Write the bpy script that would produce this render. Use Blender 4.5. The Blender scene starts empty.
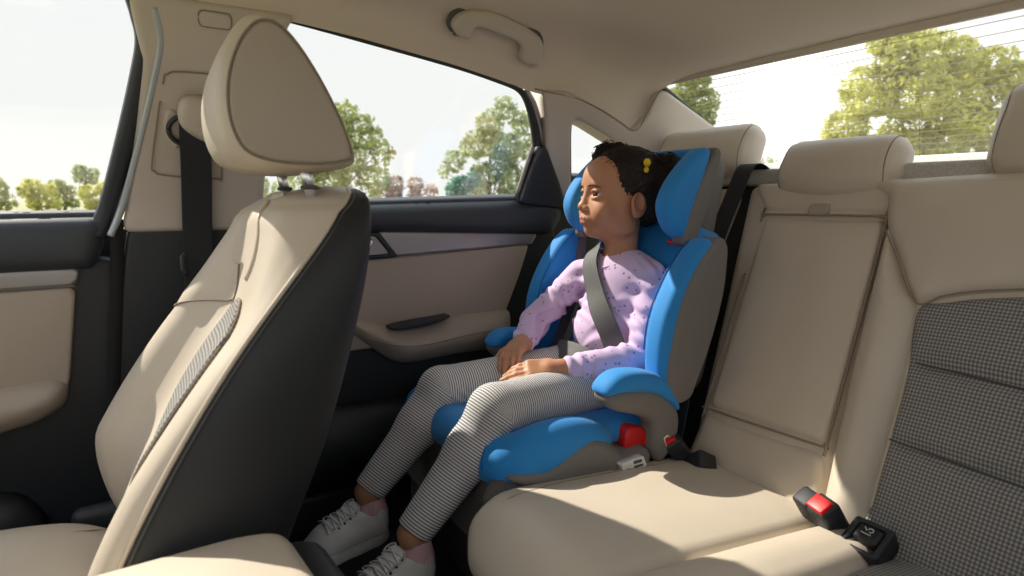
SIDE, OVER, GLOW, GLOW2, SUN, SUNDIR, EXPO = .3, .6, 1.3, .4, 7.6, (.60, .30, .60), 0.0
import bpy, bmesh, math, random
import numpy as np
from mathutils import Vector, Matrix
from mathutils.geometry import delaunay_2d_cdt
random.seed(7); RNG = np.random.default_rng(7)
scene = bpy.context.scene
COL = scene.collection
A = np.array

# ------------------------------------------------------------------ materials
def mat(name, color, rough=.5, metal=0., bump=0., bscale=300., spec=.5, sss=0., sheen=0., var=0., vscale=8.):
    m = bpy.data.materials.new(name); m.use_nodes = True
    nt = m.node_tree; b = nt.nodes['Principled BSDF']
    b.inputs['Base Color'].default_value = (*color, 1)
    b.inputs['Roughness'].default_value = rough
    b.inputs['Metallic'].default_value = metal
    b.inputs['Specular IOR Level'].default_value = spec
    if sheen:
        b.inputs['Sheen Weight'].default_value = sheen
    if sss:
        b.inputs['Subsurface Weight'].default_value = sss
        b.inputs['Subsurface Radius'].default_value = (.012, .005, .003)
        b.inputs['Subsurface Scale'].default_value = .6
    tc = nt.nodes.new('ShaderNodeTexCoord')
    if bump:
        n = nt.nodes.new('ShaderNodeTexNoise'); n.inputs['Scale'].default_value = bscale
        n.inputs['Detail'].default_value = 3
        bp = nt.nodes.new('ShaderNodeBump'); bp.inputs['Strength'].default_value = bump
        bp.inputs['Distance'].default_value = .002
        nt.links.new(tc.outputs['Object'], n.inputs['Vector'])
        nt.links.new(n.outputs['Fac'], bp.inputs['Height'])
        nt.links.new(bp.outputs['Normal'], b.inputs['Normal'])
    if var:
        n = nt.nodes.new('ShaderNodeTexNoise'); n.inputs['Scale'].default_value = vscale
        n.inputs['Detail'].default_value = 4
        r = nt.nodes.new('ShaderNodeValToRGB')
        r.color_ramp.elements[0].position = .3; r.color_ramp.elements[1].position = .7
        r.color_ramp.elements[0].color = (*[c*(1-var) for c in color], 1)
        r.color_ramp.elements[1].color = (*[min(1, c*(1+var)) for c in color], 1)
        nt.links.new(tc.outputs['Object'], n.inputs['Vector'])
        nt.links.new(n.outputs['Fac'], r.inputs['Fac'])
        nt.links.new(r.outputs['Color'], b.inputs['Base Color'])
    return m

def node(nt, kind, **kw):
    n = nt.nodes.new(kind)
    for k, v in kw.items():
        if k.startswith('i_'):
            n.inputs[k[2:].replace('_', ' ')].default_value = v
        else:
            setattr(n, k, v)
    return n

def weave_mat(name, dark, light, sx=330., sy=430., rough=.85):
    m = mat(name, light, rough); nt = m.node_tree; b = nt.nodes['Principled BSDF']
    uv = node(nt, 'ShaderNodeUVMap')
    sep = node(nt, 'ShaderNodeSeparateXYZ'); nt.links.new(uv.outputs['UV'], sep.inputs[0])
    outs = []
    for i, s in ((0, sx), (1, sy)):
        mu = node(nt, 'ShaderNodeMath', operation='MULTIPLY'); mu.inputs[1].default_value = s*2
        nt.links.new(sep.outputs[i], mu.inputs[0])
        si = node(nt, 'ShaderNodeMath', operation='SINE'); nt.links.new(mu.outputs[0], si.inputs[0]); outs.append(si)
    mx = node(nt, 'ShaderNodeMath', operation='MULTIPLY_ADD')
    ad = node(nt, 'ShaderNodeMath', operation='ADD')
    nt.links.new(outs[0].outputs[0], ad.inputs[0]); nt.links.new(outs[1].outputs[0], ad.inputs[1])
    mx.inputs[1].default_value = .25; mx.inputs[2].default_value = .5
    nt.links.new(ad.outputs[0], mx.inputs[0])
    r = node(nt, 'ShaderNodeValToRGB'); r.color_ramp.elements[0].color = (*dark, 1); r.color_ramp.elements[1].color = (*light, 1)
    r.color_ramp.elements[0].position = .35; r.color_ramp.elements[1].position = .8
    nt.links.new(mx.outputs[0], r.inputs['Fac']); nt.links.new(r.outputs['Color'], b.inputs['Base Color'])
    bp = node(nt, 'ShaderNodeBump'); bp.inputs['Strength'].default_value = .35; bp.inputs['Distance'].default_value = .002
    nt.links.new(mx.outputs[0], bp.inputs['Height']); nt.links.new(bp.outputs['Normal'], b.inputs['Normal'])
    return m

M = {}
M['leather'] = mat('beige_leather', (.61, .53, .43), .48, bump=.12, bscale=420, var=.03)
M['leather_dark'] = mat('tan_leather', (.42, .355, .285), .5, bump=.12, bscale=420)
M['seam'] = mat('seam_thread', (.27, .225, .175), .8)
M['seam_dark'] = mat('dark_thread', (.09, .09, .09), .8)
M['trim'] = mat('beige_plastic_trim', (.55, .485, .425), .6, bump=.06, bscale=600)
M['headliner'] = mat('headliner_cloth', (.68, .59, .515), .95, bump=.08, bscale=900)
M['door_beige'] = mat('door_beige_vinyl', (.41, .345, .285), .55, bump=.1, bscale=420)
M['black'] = mat('black_plastic', (.018, .021, .026), .5, bump=.08, bscale=700)
M['black_soft'] = mat('black_soft_vinyl', (.035, .041, .050), .52, bump=.1, bscale=500)
M['shell'] = mat('charcoal_vinyl', (.017, .019, .022), .55, bump=.15, bscale=420)
M['carpet'] = mat('black_carpet', (.012, .012, .013), .95, bump=.4, bscale=900)
M['silver'] = mat('brushed_silver_trim', (.36, .34, .33), .42, metal=.6)
M['chrome'] = mat('chrome', (.75, .75, .77), .25, metal=.85)
M['metal_edge'] = mat('painted_door_edge', (.42, .46, .49), .35, metal=.3)
M['weave'] = weave_mat('grey_seat_mesh', (.13, .126, .122), (.42, .40, .375), 600, 600)
M['weave_dark'] = mat('dark_seat_cloth', (.10, .094, .088), .9, bump=.4, bscale=700, var=.3, vscale=500)
M['webbing'] = mat('black_belt_webbing', (.018, .019, .022), .7, bump=.3, bscale=1500)
M['webbing_grey'] = mat('grey_belt_webbing', (.085, .085, .083), .6, bump=.25, bscale=1500)
M['blue'] = mat('blue_booster_cloth', (.014, .25, .66), .75, bump=.15, bscale=1400, sheen=.15)
M['blue_seam'] = mat('blue_piping', (.008, .14, .42), .8)
M['grey_cloth'] = mat('grey_booster_cloth', (.19, .175, .165), .85, bump=.2, bscale=1400)
M['red'] = mat('red_plastic', (.62, .012, .014), .4)
M['white_label'] = mat('white_label', (.75, .75, .73), .6)
M['skin'] = mat('skin', (.53, .255, .145), .5, sss=.12, spec=.4)
M['hair'] = mat('dark_curly_hair', (.022, .0135, .0095), .6, bump=.8, bscale=260, spec=.35)
M['eye_white'] = mat('eye_white', (.55, .52, .50), .25)
M['iris'] = mat('iris_brown', (.03, .014, .008), .15)
M['yellow'] = mat('yellow_plastic', (.85, .58, .01), .4)
M['sock'] = mat('pink_sock', (.72, .44, .50), .9, bump=.3, bscale=1200)
M['shoe'] = mat('white_shoe_canvas', (.72, .71, .72), .65, bump=.1, bscale=900)
M['sole'] = mat('white_shoe_sole', (.66, .65, .66), .55)
M['lace'] = mat('white_lace', (.62, .62, .64), .8)
M['shelf'] = mat('grey_shelf_cloth', (.52, .485, .44), .95, bump=.4, bscale=600, var=.15, vscale=200)
M['icon_white'] = mat('white_print', (.7, .7, .7), .6)

def glass_mat(name, tint=(.96, .97, .965), refl=.05):
    m = bpy.data.materials.new(name); m.use_nodes = True; nt = m.node_tree
    nt.nodes.remove(nt.nodes['Principled BSDF'])
    out = nt.nodes['Material Output']
    t = node(nt, 'ShaderNodeBsdfTransparent'); t.inputs['Color'].default_value = (*tint, 1)
    g = node(nt, 'ShaderNodeBsdfGlossy'); g.inputs['Roughness'].default_value = .03
    mx = node(nt, 'ShaderNodeMixShader'); mx.inputs['Fac'].default_value = refl
    nt.links.new(t.outputs[0], mx.inputs[1]); nt.links.new(g.outputs[0], mx.inputs[2])
    nt.links.new(mx.outputs[0], out.inputs['Surface'])
    return m
M['glass'] = glass_mat('window_glass')

def shirt_mat():
    m = mat('lilac_print_cotton', (.68, .50, .73), .9, bump=.15, bscale=900); nt = m.node_tree; b = nt.nodes['Principled BSDF']
    tc = node(nt, 'ShaderNodeTexCoord')
    v = node(nt, 'ShaderNodeTexVoronoi'); v.inputs['Scale'].default_value = 72
    nt.links.new(tc.outputs['Object'], v.inputs['Vector'])
    r = node(nt, 'ShaderNodeValToRGB'); r.color_ramp.interpolation = 'LINEAR'
    r.color_ramp.elements[0].position = .17; r.color_ramp.elements[0].color = (.30, .20, .40, 1)
    r.color_ramp.elements[1].position = .23; r.color_ramp.elements[1].color = (.69, .52, .75, 1)
    nt.links.new(v.outputs['Distance'], r.inputs['Fac'])
    n = node(nt, 'ShaderNodeTexNoise'); n.inputs['Scale'].default_value = 33
    nt.links.new(tc.outputs['Object'], n.inputs['Vector'])
    gt = node(nt, 'ShaderNodeMath', operation='GREATER_THAN'); gt.inputs[1].default_value = .47
    nt.links.new(n.outputs['Fac'], gt.inputs[0])
    mix = node(nt, 'ShaderNodeMixRGB'); mix.inputs['Color1'].default_value = (.69, .52, .75, 1)
    nt.links.new(gt.outputs[0], mix.inputs['Fac']); nt.links.new(r.outputs['Color'], mix.inputs['Color2'])
    nt.links.new(mix.outputs[0], b.inputs['Base Color'])
    return m
M['shirt'] = shirt_mat()

def stripe_mat():
    m = mat('striped_leggings', (.7, .7, .7), .9); nt = m.node_tree; b = nt.nodes['Principled BSDF']
    uv = node(nt, 'ShaderNodeUVMap'); sep = node(nt, 'ShaderNodeSeparateXYZ'); nt.links.new(uv.outputs['UV'], sep.inputs[0])
    mu = node(nt, 'ShaderNodeMath', operation='MULTIPLY'); mu.inputs[1].default_value = 2*math.pi/.0050
    nt.links.new(sep.outputs[0], mu.inputs[0])
    si = node(nt, 'ShaderNodeMath', operation='SINE'); nt.links.new(mu.outputs[0], si.inputs[0])
    ma = node(nt, 'ShaderNodeMath', operation='MULTIPLY_ADD'); ma.inputs[1].default_value = .5; ma.inputs[2].default_value = .5
    nt.links.new(si.outputs[0], ma.inputs[0])
    r = node(nt, 'ShaderNodeValToRGB')
    r.color_ramp.elements[0].position = .20; r.color_ramp.elements[0].color = (.085, .088, .115, 1)
    r.color_ramp.elements[1].position = .46; r.color_ramp.elements[1].color = (.68, .66, .65, 1)
    nt.links.new(ma.outputs[0], r.inputs['Fac']); nt.links.new(r.outputs['Color'], b.inputs['Base Color'])
    return m
M['stripe'] = stripe_mat()

# ------------------------------------------------------------------ object helpers
def link_mesh(name, verts, faces, material=None, parent=None, smooth=True, uvs=None):
    me = bpy.data.meshes.new(name)
    me.from_pydata([tuple(map(float, v)) for v in verts], [], [tuple(map(int, f)) for f in faces])
    me.update()
    if smooth and len(me.polygons):
        me.polygons.foreach_set('use_smooth', [True]*len(me.polygons))
    if uvs is not None:
        uvl = me.uv_layers.new(name='UVMap')
        li = np.empty(len(me.loops), dtype=np.int32); me.loops.foreach_get('vertex_index', li)
        uvl.data.foreach_set('uv', np.asarray(uvs, dtype=np.float32)[li].ravel())
    o = bpy.data.objects.new(name, me); COL.objects.link(o)
    if material: me.materials.append(material)
    if parent is not None: attach(o, parent)
    return o

def attach(o, parent):
    o.parent = parent
    o.matrix_parent_inverse = world_of(parent).inverted()

def world_of(o):
    m = o.matrix_basis.copy()
    if o.parent is not None:
        m = world_of(o.parent) @ o.matrix_parent_inverse @ m
    return m

def thing(name, loc, label, cat, group=None, kind=None):
    o = bpy.data.objects.new(name, None); COL.objects.link(o)
    o.location = loc; o.empty_display_size = .05
    tag(o, label, cat, group, kind); return o

def tag(o, label=None, cat=None, group=None, kind=None):
    if label: o['label'] = label
    if cat: o['category'] = cat
    if group: o['group'] = group
    if kind: o['kind'] = kind
    return o

def sharp(o, ang=35):
    me = o.data; bm = bmesh.new(); bm.from_mesh(me)
    c = math.radians(ang)
    for e in bm.edges:
        if len(e.link_faces) == 2 and e.calc_face_angle(0) > c: e.smooth = False
    bm.to_mesh(me); bm.free(); return o

# -- outlines
def catmull(pts, n=8, closed=True):
    P = A(pts, float); m = len(P); out = []
    rng = range(m) if closed else range(m-1)
    for i in rng:
        p0 = P[(i-1) % m] if closed or i > 0 else P[0]
        p1 = P[i]; p2 = P[(i+1) % m]; p3 = P[(i+2) % m] if closed or i+2 < m else P[-1]
        for k in range(n):
            t = k/n
            out.append(.5*((2*p1)+(p2-p0)*t+(2*p0-5*p1+4*p2-p3)*t*t+(3*p1-p0-3*p2+p3)*t**3))
    if not closed: out.append(P[-1])
    return A(out)

def rnd(pts, r=.02, n=6):
    """polygon with rounded corners; r a number or one per corner"""
    P = A(pts, float); m = len(P); out = []
    rs = [r]*m if np.isscalar(r) else r
    for i in range(m):
        a, b, c = P[i-1], P[i], P[(i+1) % m]
        la, lc = np.linalg.norm(a-b), np.linalg.norm(c-b)
        q = min(rs[i], la*.49, lc*.49)
        if q < 1e-4: out.append(b); continue
        s = b+(a-b)/la*q; e = b+(c-b)/lc*q
        for k in range(n+1):
            t = k/n; out.append((1-t)**2*s+2*t*(1-t)*b+t*t*e)
    return A(out)

def resample(P, h, closed=True):
    P = A(P, float)
    Q = np.vstack([P, P[:1]]) if closed else P
    seg = np.linalg.norm(np.diff(Q, axis=0), axis=1); L = np.concatenate([[0], np.cumsum(seg)])
    n = max(8, int(L[-1]/h)); t = np.linspace(0, L[-1], n+1)
    if closed: t = t[:-1]
    return np.stack([np.interp(t, L, Q[:, k]) for k in range(Q.shape[1])], 1)

def edge_dist(pts, B):
    a = B; b = np.roll(B, -1, 0); d = b-a; dd = (d*d).sum(1)+1e-12
    best = np.full(len(pts), 1e9)
    for i in range(len(a)):
        v = pts-a[i]; t = np.clip((v@d[i])/dd[i], 0, 1)
        q = v-np.outer(t, d[i]); best = np.minimum(best, np.sqrt((q*q).sum(1)))
    return best

def inside(pts, B):
    x, y = pts[:, 0], pts[:, 1]; c = np.zeros(len(pts), bool)
    a = B; b = np.roll(B, -1, 0)
    for (x1, y1), (x2, y2) in zip(a, b):
        if y1 == y2: continue
        k = ((y1 > y) != (y2 > y)) & (x < (x2-x1)*(y-y1)/(y2-y1)+x1); c ^= k
    return c

def puff(name, outline, fn, material, parent, r=.008, h=.015, bulge=0., bd=.05, depth=.01, back='flat',
         flip=False, lift=0., hole=None, extra=None):
    """a padded panel: 2-D outline laid on the surface fn(a,b); its face rises over the edge radius r and bulges"""
    B = resample(outline, h*.7)
    area = .5*np.sum(B[:, 0]*np.roll(B[:, 1], -1)-np.roll(B[:, 0], -1)*B[:, 1])
    if area < 0: B = B[::-1]
    allB = [B]
    if hole is not None:
        H = resample(hole, h*.7)
        ar = .5*np.sum(H[:, 0]*np.roll(H[:, 1], -1)-np.roll(H[:, 0], -1)*H[:, 1])
        if ar > 0: H = H[::-1]
        allB.append(H)
    def dist(p):
        d = edge_dist(p, allB[0])
        for q in allB[1:]: d = np.minimum(d, edge_dist(p, q))
        return d
    def ins(p):
        k = inside(p, allB[0])
        for q in allB[1:]: k &= ~inside(p, q)
        return k
    lo, hi = B.min(0), B.max(0)
    gx = np.arange(lo[0]+h*.5, hi[0], h); gy = np.arange(lo[1]+h*.5, hi[1], h)
    G = np.stack(np.meshgrid(gx, gy), -1).reshape(-1, 2)
    pts = []
    if len(G):
        G = G[ins(G)]
        if len(G): G = G[dist(G) > max(r*1.15, h*.45)]; pts.append(G)
    for Bq in allB:
        tn = np.roll(Bq, -1, 0)-np.roll(Bq, 1, 0); tn /= np.linalg.norm(tn, axis=1)[:, None]+1e-12
        nn = np.stack([-tn[:, 1], tn[:, 0]], 1)
        for f in (.1, .35, .7, 1.):
            q = Bq+nn*r*f; k = ins(q)
            q = q[k]
            if len(q): q = q[dist(q) > r*f*.92]; pts.append(q)
    I = np.vstack(pts) if pts else np.zeros((0, 2))
    V = np.vstack(allB+[I]); edges = []; s = 0
    for q in allB:
        n = len(q); edges += [(s+i, s+(i+1) % n) for i in range(n)]; s += n
    nb = s
    res = delaunay_2d_cdt([Vector(p) for p in V], edges, [], 0, 1e-6)
    v2 = A([tuple(p) for p in res[0]]); orig = res[3]
    cen = A([v2[list(f)].mean(0) for f in res[2]])
    ok = ins(cen)
    F = [tuple(f) for f, k in zip(res[2], ok) if k]
    d = dist(v2)
    isb = A([any(o < nb for o in og) for og in orig]); d[isb] = 0
    k = np.clip(d/r, 0, 1)
    Hh = r*np.sqrt(np.clip(1-(1-k)**2, 0, 1))+bulge*(1-np.exp(-(d/bd)**2))+lift
    if extra is not None: Hh = Hh+extra(v2[:, 0], v2[:, 1])*np.clip(d/.03, 0, 1)
    base = fn(v2[:, 0], v2[:, 1]); e = 1e-4
    du = fn(v2[:, 0]+e, v2[:, 1])-base; dv = fn(v2[:, 0], v2[:, 1]+e)-base
    N = np.cross(du, dv); N /= np.linalg.norm(N, axis=1)[:, None]+1e-15
    if flip: N = -N
    top = base+N*Hh[:, None]
    if back == 'puff': bot = base-N*(depth+Hh-2*lift)[:, None]
    else: bot = base+N*(lift-depth)
    nv = len(v2)
    faces = []
    for f in F:
        a, b, c = f
        w = (v2[b][0]-v2[a][0])*(v2[c][1]-v2[a][1])-(v2[b][1]-v2[a][1])*(v2[c][0]-v2[a][0])
        if abs(w) < 1e-12: continue
        if (w < 0) ^ flip: f = (a, c, b)
        faces.append(f); faces.append((f[2]+nv, f[1]+nv, f[0]+nv))
    cnt = {}
    for f in faces[::2]:
        for i in range(3):
            e2 = (f[i], f[(i+1) % 3]); cnt[e2] = 1
    for (a, b) in list(cnt):
        if (b, a) not in cnt: faces.append((b, a, a+nv, b+nv))
    uv = np.vstack([v2, v2])
    return link_mesh(name, np.vstack([top, bot]), faces, material, parent, uvs=uv)

def grid_mesh(name, P, material, parent, closed_u=False, closed_v=False, uv=None, flip=False, caps=False):
    P = A(P, float); nu, nv = P.shape[:2]
    V = P.reshape(-1, 3); F = []
    for i in range(nu if closed_u else nu-1):
        for j in range(nv if closed_v else nv-1):
            a = i*nv+j; b = ((i+1) % nu)*nv+j; c = ((i+1) % nu)*nv+(j+1) % nv; d = i*nv+(j+1) % nv
            F.append((a, d, c, b) if flip else (a, b, c, d))
    if caps and closed_v:
        F.append(tuple(range(nv))[::-1] if not flip else tuple(range(nv)))
        F.append(tuple((nu-1)*nv+j for j in range(nv)) if not flip else tuple((nu-1)*nv+j for j in range(nv))[::-1])
    if uv is None:
        du = np.concatenate([[0], np.cumsum(np.linalg.norm(np.diff(P[:, nv//2], axis=0), axis=1))])
        dv = np.concatenate([[0], np.cumsum(np.linalg.norm(np.diff(P[nu//2], axis=0), axis=1))])
        uv = np.stack(np.meshgrid(dv, du), -1).reshape(-1, 2)
    return link_mesh(name, V, F, material, parent, uvs=uv)

def frames(P):
    T = np.gradient(P, axis=0); T /= np.linalg.norm(T, axis=1)[:, None]+1e-12
    n = np.cross(T[0], [0, 0, 1.]);
    if np.linalg.norm(n) < .1: n = np.cross(T[0], [1., 0, 0])
    n /= np.linalg.norm(n); out = []
    for t in T:
        n = n-t*np.dot(n, t); n /= np.linalg.norm(n)+1e-12; out.append((n, np.cross(t, n)))
    return out

def tube_data(P, rad, k=8):
    P = A(P, float); fr = frames(P); rr = np.full(len(P), rad) if np.isscalar(rad) else A(rad)
    V = []; F = []
    for i, (p, (n, b)) in enumerate(zip(P, fr)):
        for j in range(k):
            a = 2*math.pi*j/k; V.append(p+rr[i]*(math.cos(a)*n+math.sin(a)*b))
    for i in range(len(P)-1):
        for j in range(k):
            a = i*k+j; b2 = i*k+(j+1) % k; F.append((a, b2, b2+k, a+k))
    F.append(tuple(range(k))[::-1]); F.append(tuple((len(P)-1)*k+j for j in range(k)))
    return V, F

def tubes(name, paths, rad, material, parent, k=8):
    V = []; F = []
    for P in paths:
        v, f = tube_data(P, rad, k); o = len(V); V += list(v); F += [tuple(i+o for i in q) for q in f]
    return link_mesh(name, V, F, material, parent)

def seam(name, pts2, fn, lift, rad, material, parent, closed=False, n=8, flip=False):
    P = catmull(pts2, n, closed); base = fn(P[:, 0], P[:, 1]); e = 1e-4
    du = fn(P[:, 0]+e, P[:, 1])-base; dv = fn(P[:, 0], P[:, 1]+e)-base
    N = np.cross(du, dv); N /= np.linalg.norm(N, axis=1)[:, None]
    if flip: N = -N
    return tubes(name, [base+N*lift], rad, material, parent, 6)

def ribbon(name, P, W, thick, material, parent):
    """strap: centre points P, half-width vectors W, thickness"""
    P = A(P); W = A(W); T = np.gradient(P, axis=0)
    N = np.cross(T, W); N /= np.linalg.norm(N, axis=1)[:, None]+1e-12
    secs = []
    for s, t in ((-1, .5), (-.9, .5), (0, .55), (.9, .5), (1, .5), (1, -.5), (.9, -.5), (-.9, -.5), (-1, -.5)):
        secs.append(P+W*s+N*thick*t)
    G = np.stack(secs, 1)
    return grid_mesh(name, G, material, parent, closed_v=True, caps=True)

def bevel_box(name, c, half, r, material, parent, R=None, seg=3, taper=None):
    bm = bmesh.new(); bmesh.ops.create_cube(bm, size=2)
    for v in bm.verts:
        v.co = Vector((v.co.x*half[0], v.co.y*half[1], v.co.z*half[2]))
        if taper and v.co.z > 0: v.co.x *= taper[0]; v.co.y *= taper[1]
    bmesh.ops.bevel(bm, geom=bm.edges[:], offset=r, segments=seg, affect='EDGES', profile=.5, clamp_overlap=True)
    if R is not None: bmesh.ops.rotate(bm, verts=bm.verts, matrix=R, cent=(0, 0, 0))
    bmesh.ops.translate(bm, verts=bm.verts, vec=c)
    me = bpy.data.meshes.new(name); bm.to_mesh(me); bm.free()
    me.polygons.foreach_set('use_smooth', [True]*len(me.polygons))
    o = bpy.data.objects.new(name, me); COL.objects.link(o); me.materials.append(material)
    if parent is not None: attach(o, parent)
    return sharp(o, 40)

# ------------------------------------------------------------------ signed-distance sculpting
class Field:
    def __init__(s, lo, hi, h):
        s.lo = A(lo, float); s.h = h
        n = np.ceil((A(hi)-s.lo)/h).astype(int)+1; s.n = n
        s.ax = [(s.lo[i]+np.arange(n[i])*h).astype(np.float32) for i in range(3)]
        s.D = np.full(n, .06, np.float32)
    def box(s, lo, hi):
        i0 = np.maximum(0, np.floor((A(lo)-s.lo)/s.h).astype(int)); i1 = np.minimum(s.n, np.ceil((A(hi)-s.lo)/s.h).astype(int)+1)
        sl = tuple(slice(int(a), int(max(a, b))) for a, b in zip(i0, i1))
        g = np.meshgrid(*[s.ax[i][sl[i]] for i in range(3)], indexing='ij', sparse=True)
        return sl, g
    def add(s, prim, k=.01):
        f, lo, hi = prim; pad = k+.02
        sl, g = s.box(A(lo)-pad, A(hi)+pad); d = f(*g).astype(np.float32); D = s.D[sl]
        if k > 0:
            h = np.maximum(k-np.abs(D-d), 0)/k; s.D[sl] = np.minimum(D, d)-h*h*k*.25
        else: s.D[sl] = np.minimum(D, d)
    def cut(s, prim, k=.004):
        f, lo, hi = prim; pad = k+.01
        sl, g = s.box(A(lo)-pad, A(hi)+pad); d = -f(*g).astype(np.float32); D = s.D[sl]
        h = np.maximum(k-np.abs(D-d), 0)/k; s.D[sl] = np.maximum(D, d)+h*h*k*.25
    def cutall(s, f, k=.004):
        g = np.meshgrid(*s.ax, indexing='ij', sparse=True); d = f(*g).astype(np.float32); D = s.D
        h = np.maximum(k-np.abs(D-d), 0)/k; s.D = np.maximum(D, d)+h*h*k*.25
    def warp(s, f):
        g = np.meshgrid(*s.ax, indexing='ij', sparse=True); s.D = s.D+f(*g).astype(np.float32)
    def sample(s, P):
        q = (A(P)-s.lo)/s.h; i = np.clip(np.floor(q).astype(int), 0, s.n-2); t = np.clip(q-i, 0, 1); r = 0
        for dx in (0, 1):
            for dy in (0, 1):
                for dz in (0, 1):
                    w = (t[:, 0] if dx else 1-t[:, 0])*(t[:, 1] if dy else 1-t[:, 1])*(t[:, 2] if dz else 1-t[:, 2])
                    r = r+w*s.D[i[:, 0]+dx, i[:, 1]+dy, i[:, 2]+dz]
        return r
    def grad(s, P):
        e = s.h; P = A(P); g = np.stack([s.sample(P+np.eye(3)[k]*e)-s.sample(P-np.eye(3)[k]*e) for k in range(3)], 1)
        return g/(np.linalg.norm(g, axis=1)[:, None]+1e-9)
    def mesh(s):
        D = s.D; ins = D < 0
        c = np.zeros(A(D.shape)-1, np.int8)
        n0, n1, n2 = D.shape
        for dx in (0, 1):
            for dy in (0, 1):
                for dz in (0, 1):
                    c += ins[dx:n0-1+dx, dy:n1-1+dy, dz:n2-1+dz]
        cells = np.argwhere((c > 0) & (c < 8)); idx = np.full(c.shape, -1, np.int32)
        idx[tuple(cells.T)] = np.arange(len(cells))
        acc = np.zeros((len(cells), 3)); cnt = np.zeros(len(cells))
        corners = [(x, y, z) for x in (0, 1) for y in (0, 1) for z in (0, 1)]
        val = {q: D[cells[:, 0]+q[0], cells[:, 1]+q[1], cells[:, 2]+q[2]] for q in corners}
        for a in corners:
            for k in range(3):
                if a[k]: continue
                b = list(a); b[k] = 1; b = tuple(b); va, vb = val[a], val[b]
                m = (va < 0) != (vb < 0); t = np.where(m, va/(va-vb+1e-20), 0)
                p = np.tile(A(a, float), (len(cells), 1)); p[:, k] = t
                acc += p*m[:, None]; cnt += m
        V = s.lo+(cells+acc/cnt[:, None])*s.h
        F = []
        for k in range(3):
            sl0 = [slice(None)]*3; sl1 = [slice(None)]*3; sl0[k] = slice(0, -1); sl1[k] = slice(1, None)
            a = ins[tuple(sl0)]; b = ins[tuple(sl1)]
            e = np.argwhere(a != b); u, v = [(1, 2), (2, 0), (0, 1)][k]
            e = e[(e[:, u] > 0) & (e[:, v] > 0) & (e[:, u] < D.shape[u]-1) & (e[:, v] < D.shape[v]-1)]
            if not len(e): continue
            def at(du, dv):
                q = e.copy(); q[:, u] += du; q[:, v] += dv; return idx[tuple(q.T)]
            f = np.stack([at(-1, -1), at(0, -1), at(0, 0), at(-1, 0)], 1)
            flip = ~a[tuple(e.T)]; f[flip] = f[flip][:, ::-1]; F.append(f)
        return V, np.vstack(F)

def ell(c, r, R=None):
    c = A(c, float); r = A(r, float); m = r.max()
    def f(x, y, z):
        X = [x-c[0], y-c[1], z-c[2]]
        if R is not None: X = [R[0][i]*X[0]+R[1][i]*X[1]+R[2][i]*X[2] for i in range(3)]
        k0 = np.sqrt(sum((X[i]/r[i])**2 for i in range(3))); k1 = np.sqrt(sum((X[i]/r[i]**2)**2 for i in range(3)))+1e-9
        return k0*(k0-1)/k1
    return f, c-m, c+m

def cap(a, b, ra, rb=None):
    a = A(a, float); b = A(b, float); rb = ra if rb is None else rb; d = b-a; dd = d@d+1e-12
    def f(x, y, z):
        px, py, pz = x-a[0], y-a[1], z-a[2]
        t = np.clip((px*d[0]+py*d[1]+pz*d[2])/dd, 0, 1)
        return np.sqrt((px-t*d[0])**2+(py-t*d[1])**2+(pz-t*d[2])**2)-(ra+(rb-ra)*t)
    m = max(ra, rb); return f, np.minimum(a, b)-m, np.maximum(a, b)+m

def rbox(c, half, r, R=None):
    c = A(c, float); half = A(half, float); m = np.linalg.norm(half) if R is not None else half
    def f(x, y, z):
        X = [x-c[0], y-c[1], z-c[2]]
        if R is not None: X = [R[0][i]*X[0]+R[1][i]*X[1]+R[2][i]*X[2] for i in range(3)]
        q = [np.abs(X[i])-(half[i]-r) for i in range(3)]
        o = np.sqrt(sum(np.maximum(t, 0)**2 for t in q)); i_ = np.minimum(np.maximum(q[0], np.maximum(q[1], q[2])), 0)
        return o+i_-r
    return f, c-m, c+m

def sdf_obj(name, F, material, parent, smooth_iter=0):
    V, Q = F.mesh(); return link_mesh(name, V, Q, material, parent)

def rotz(a):
    a = math.radians(a); return [[math.cos(a), -math.sin(a), 0], [math.sin(a), math.cos(a), 0], [0, 0, 1]]
def rotx(a):
    a = math.radians(a); return [[1, 0, 0], [0, math.cos(a), -math.sin(a)], [0, math.sin(a), math.cos(a)]]
def roty(a):
    a = math.radians(a); return [[math.cos(a), 0, math.sin(a)], [0, 1, 0], [-math.sin(a), 0, math.cos(a)]]
def mm(*Ms):
    r = A(Ms[0], float)
    for m in Ms[1:]: r = r@A(m, float)
    return r
# ================================================================== the car body (the setting)
# metres; x to the car's right, y to its front, z up from the cabin floor
def wx(y, z):
    d = z-.78
    return .74-.175*(d+np.sqrt(d*d+.0003))
def wall(a, b):                      # a = y, b = z on the right inner wall
    return np.stack([wx(a, b), a, b], 1)
def wall_at(off):
    return lambda a, b: np.stack([wx(a, b)-off, a, b], 1)

# floor and footwell tunnel
o = bevel_box('floor', (.05, -.35, -.03), (.74, 1.3, .03), .01, M['carpet'], None); tag(o, 'black carpeted cabin floor', 'floor', kind='structure')

# --- right wall: B-pillar, C-pillar, sill
wr = thing('wall_right', (.74, -.1, 0), 'right cabin wall with beige and black pillar trim', 'wall', kind='structure')
bp_up = [(.046, .735), (.008, .93), (-.010, 1.04), (.004, 1.135), (-.26, 1.135), (-.243, 1.11), (-.218, .98), (-.196, .735)]
puff('pillar_trim', rnd(bp_up, .02), wall, M['trim'], wr, flip=True, r=.012, depth=.02, lift=.012)
bp_lo = [(.036, .745), (-.20, .745), (-.215, .60), (-.24, .3), (-.26, .06), (.10, .06), (.092, .35), (.065, .6)]
puff('pillar_lower_trim', rnd(bp_lo, .012), wall, M['black'], wr, flip=True, r=.010, depth=.02, lift=.006)
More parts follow.
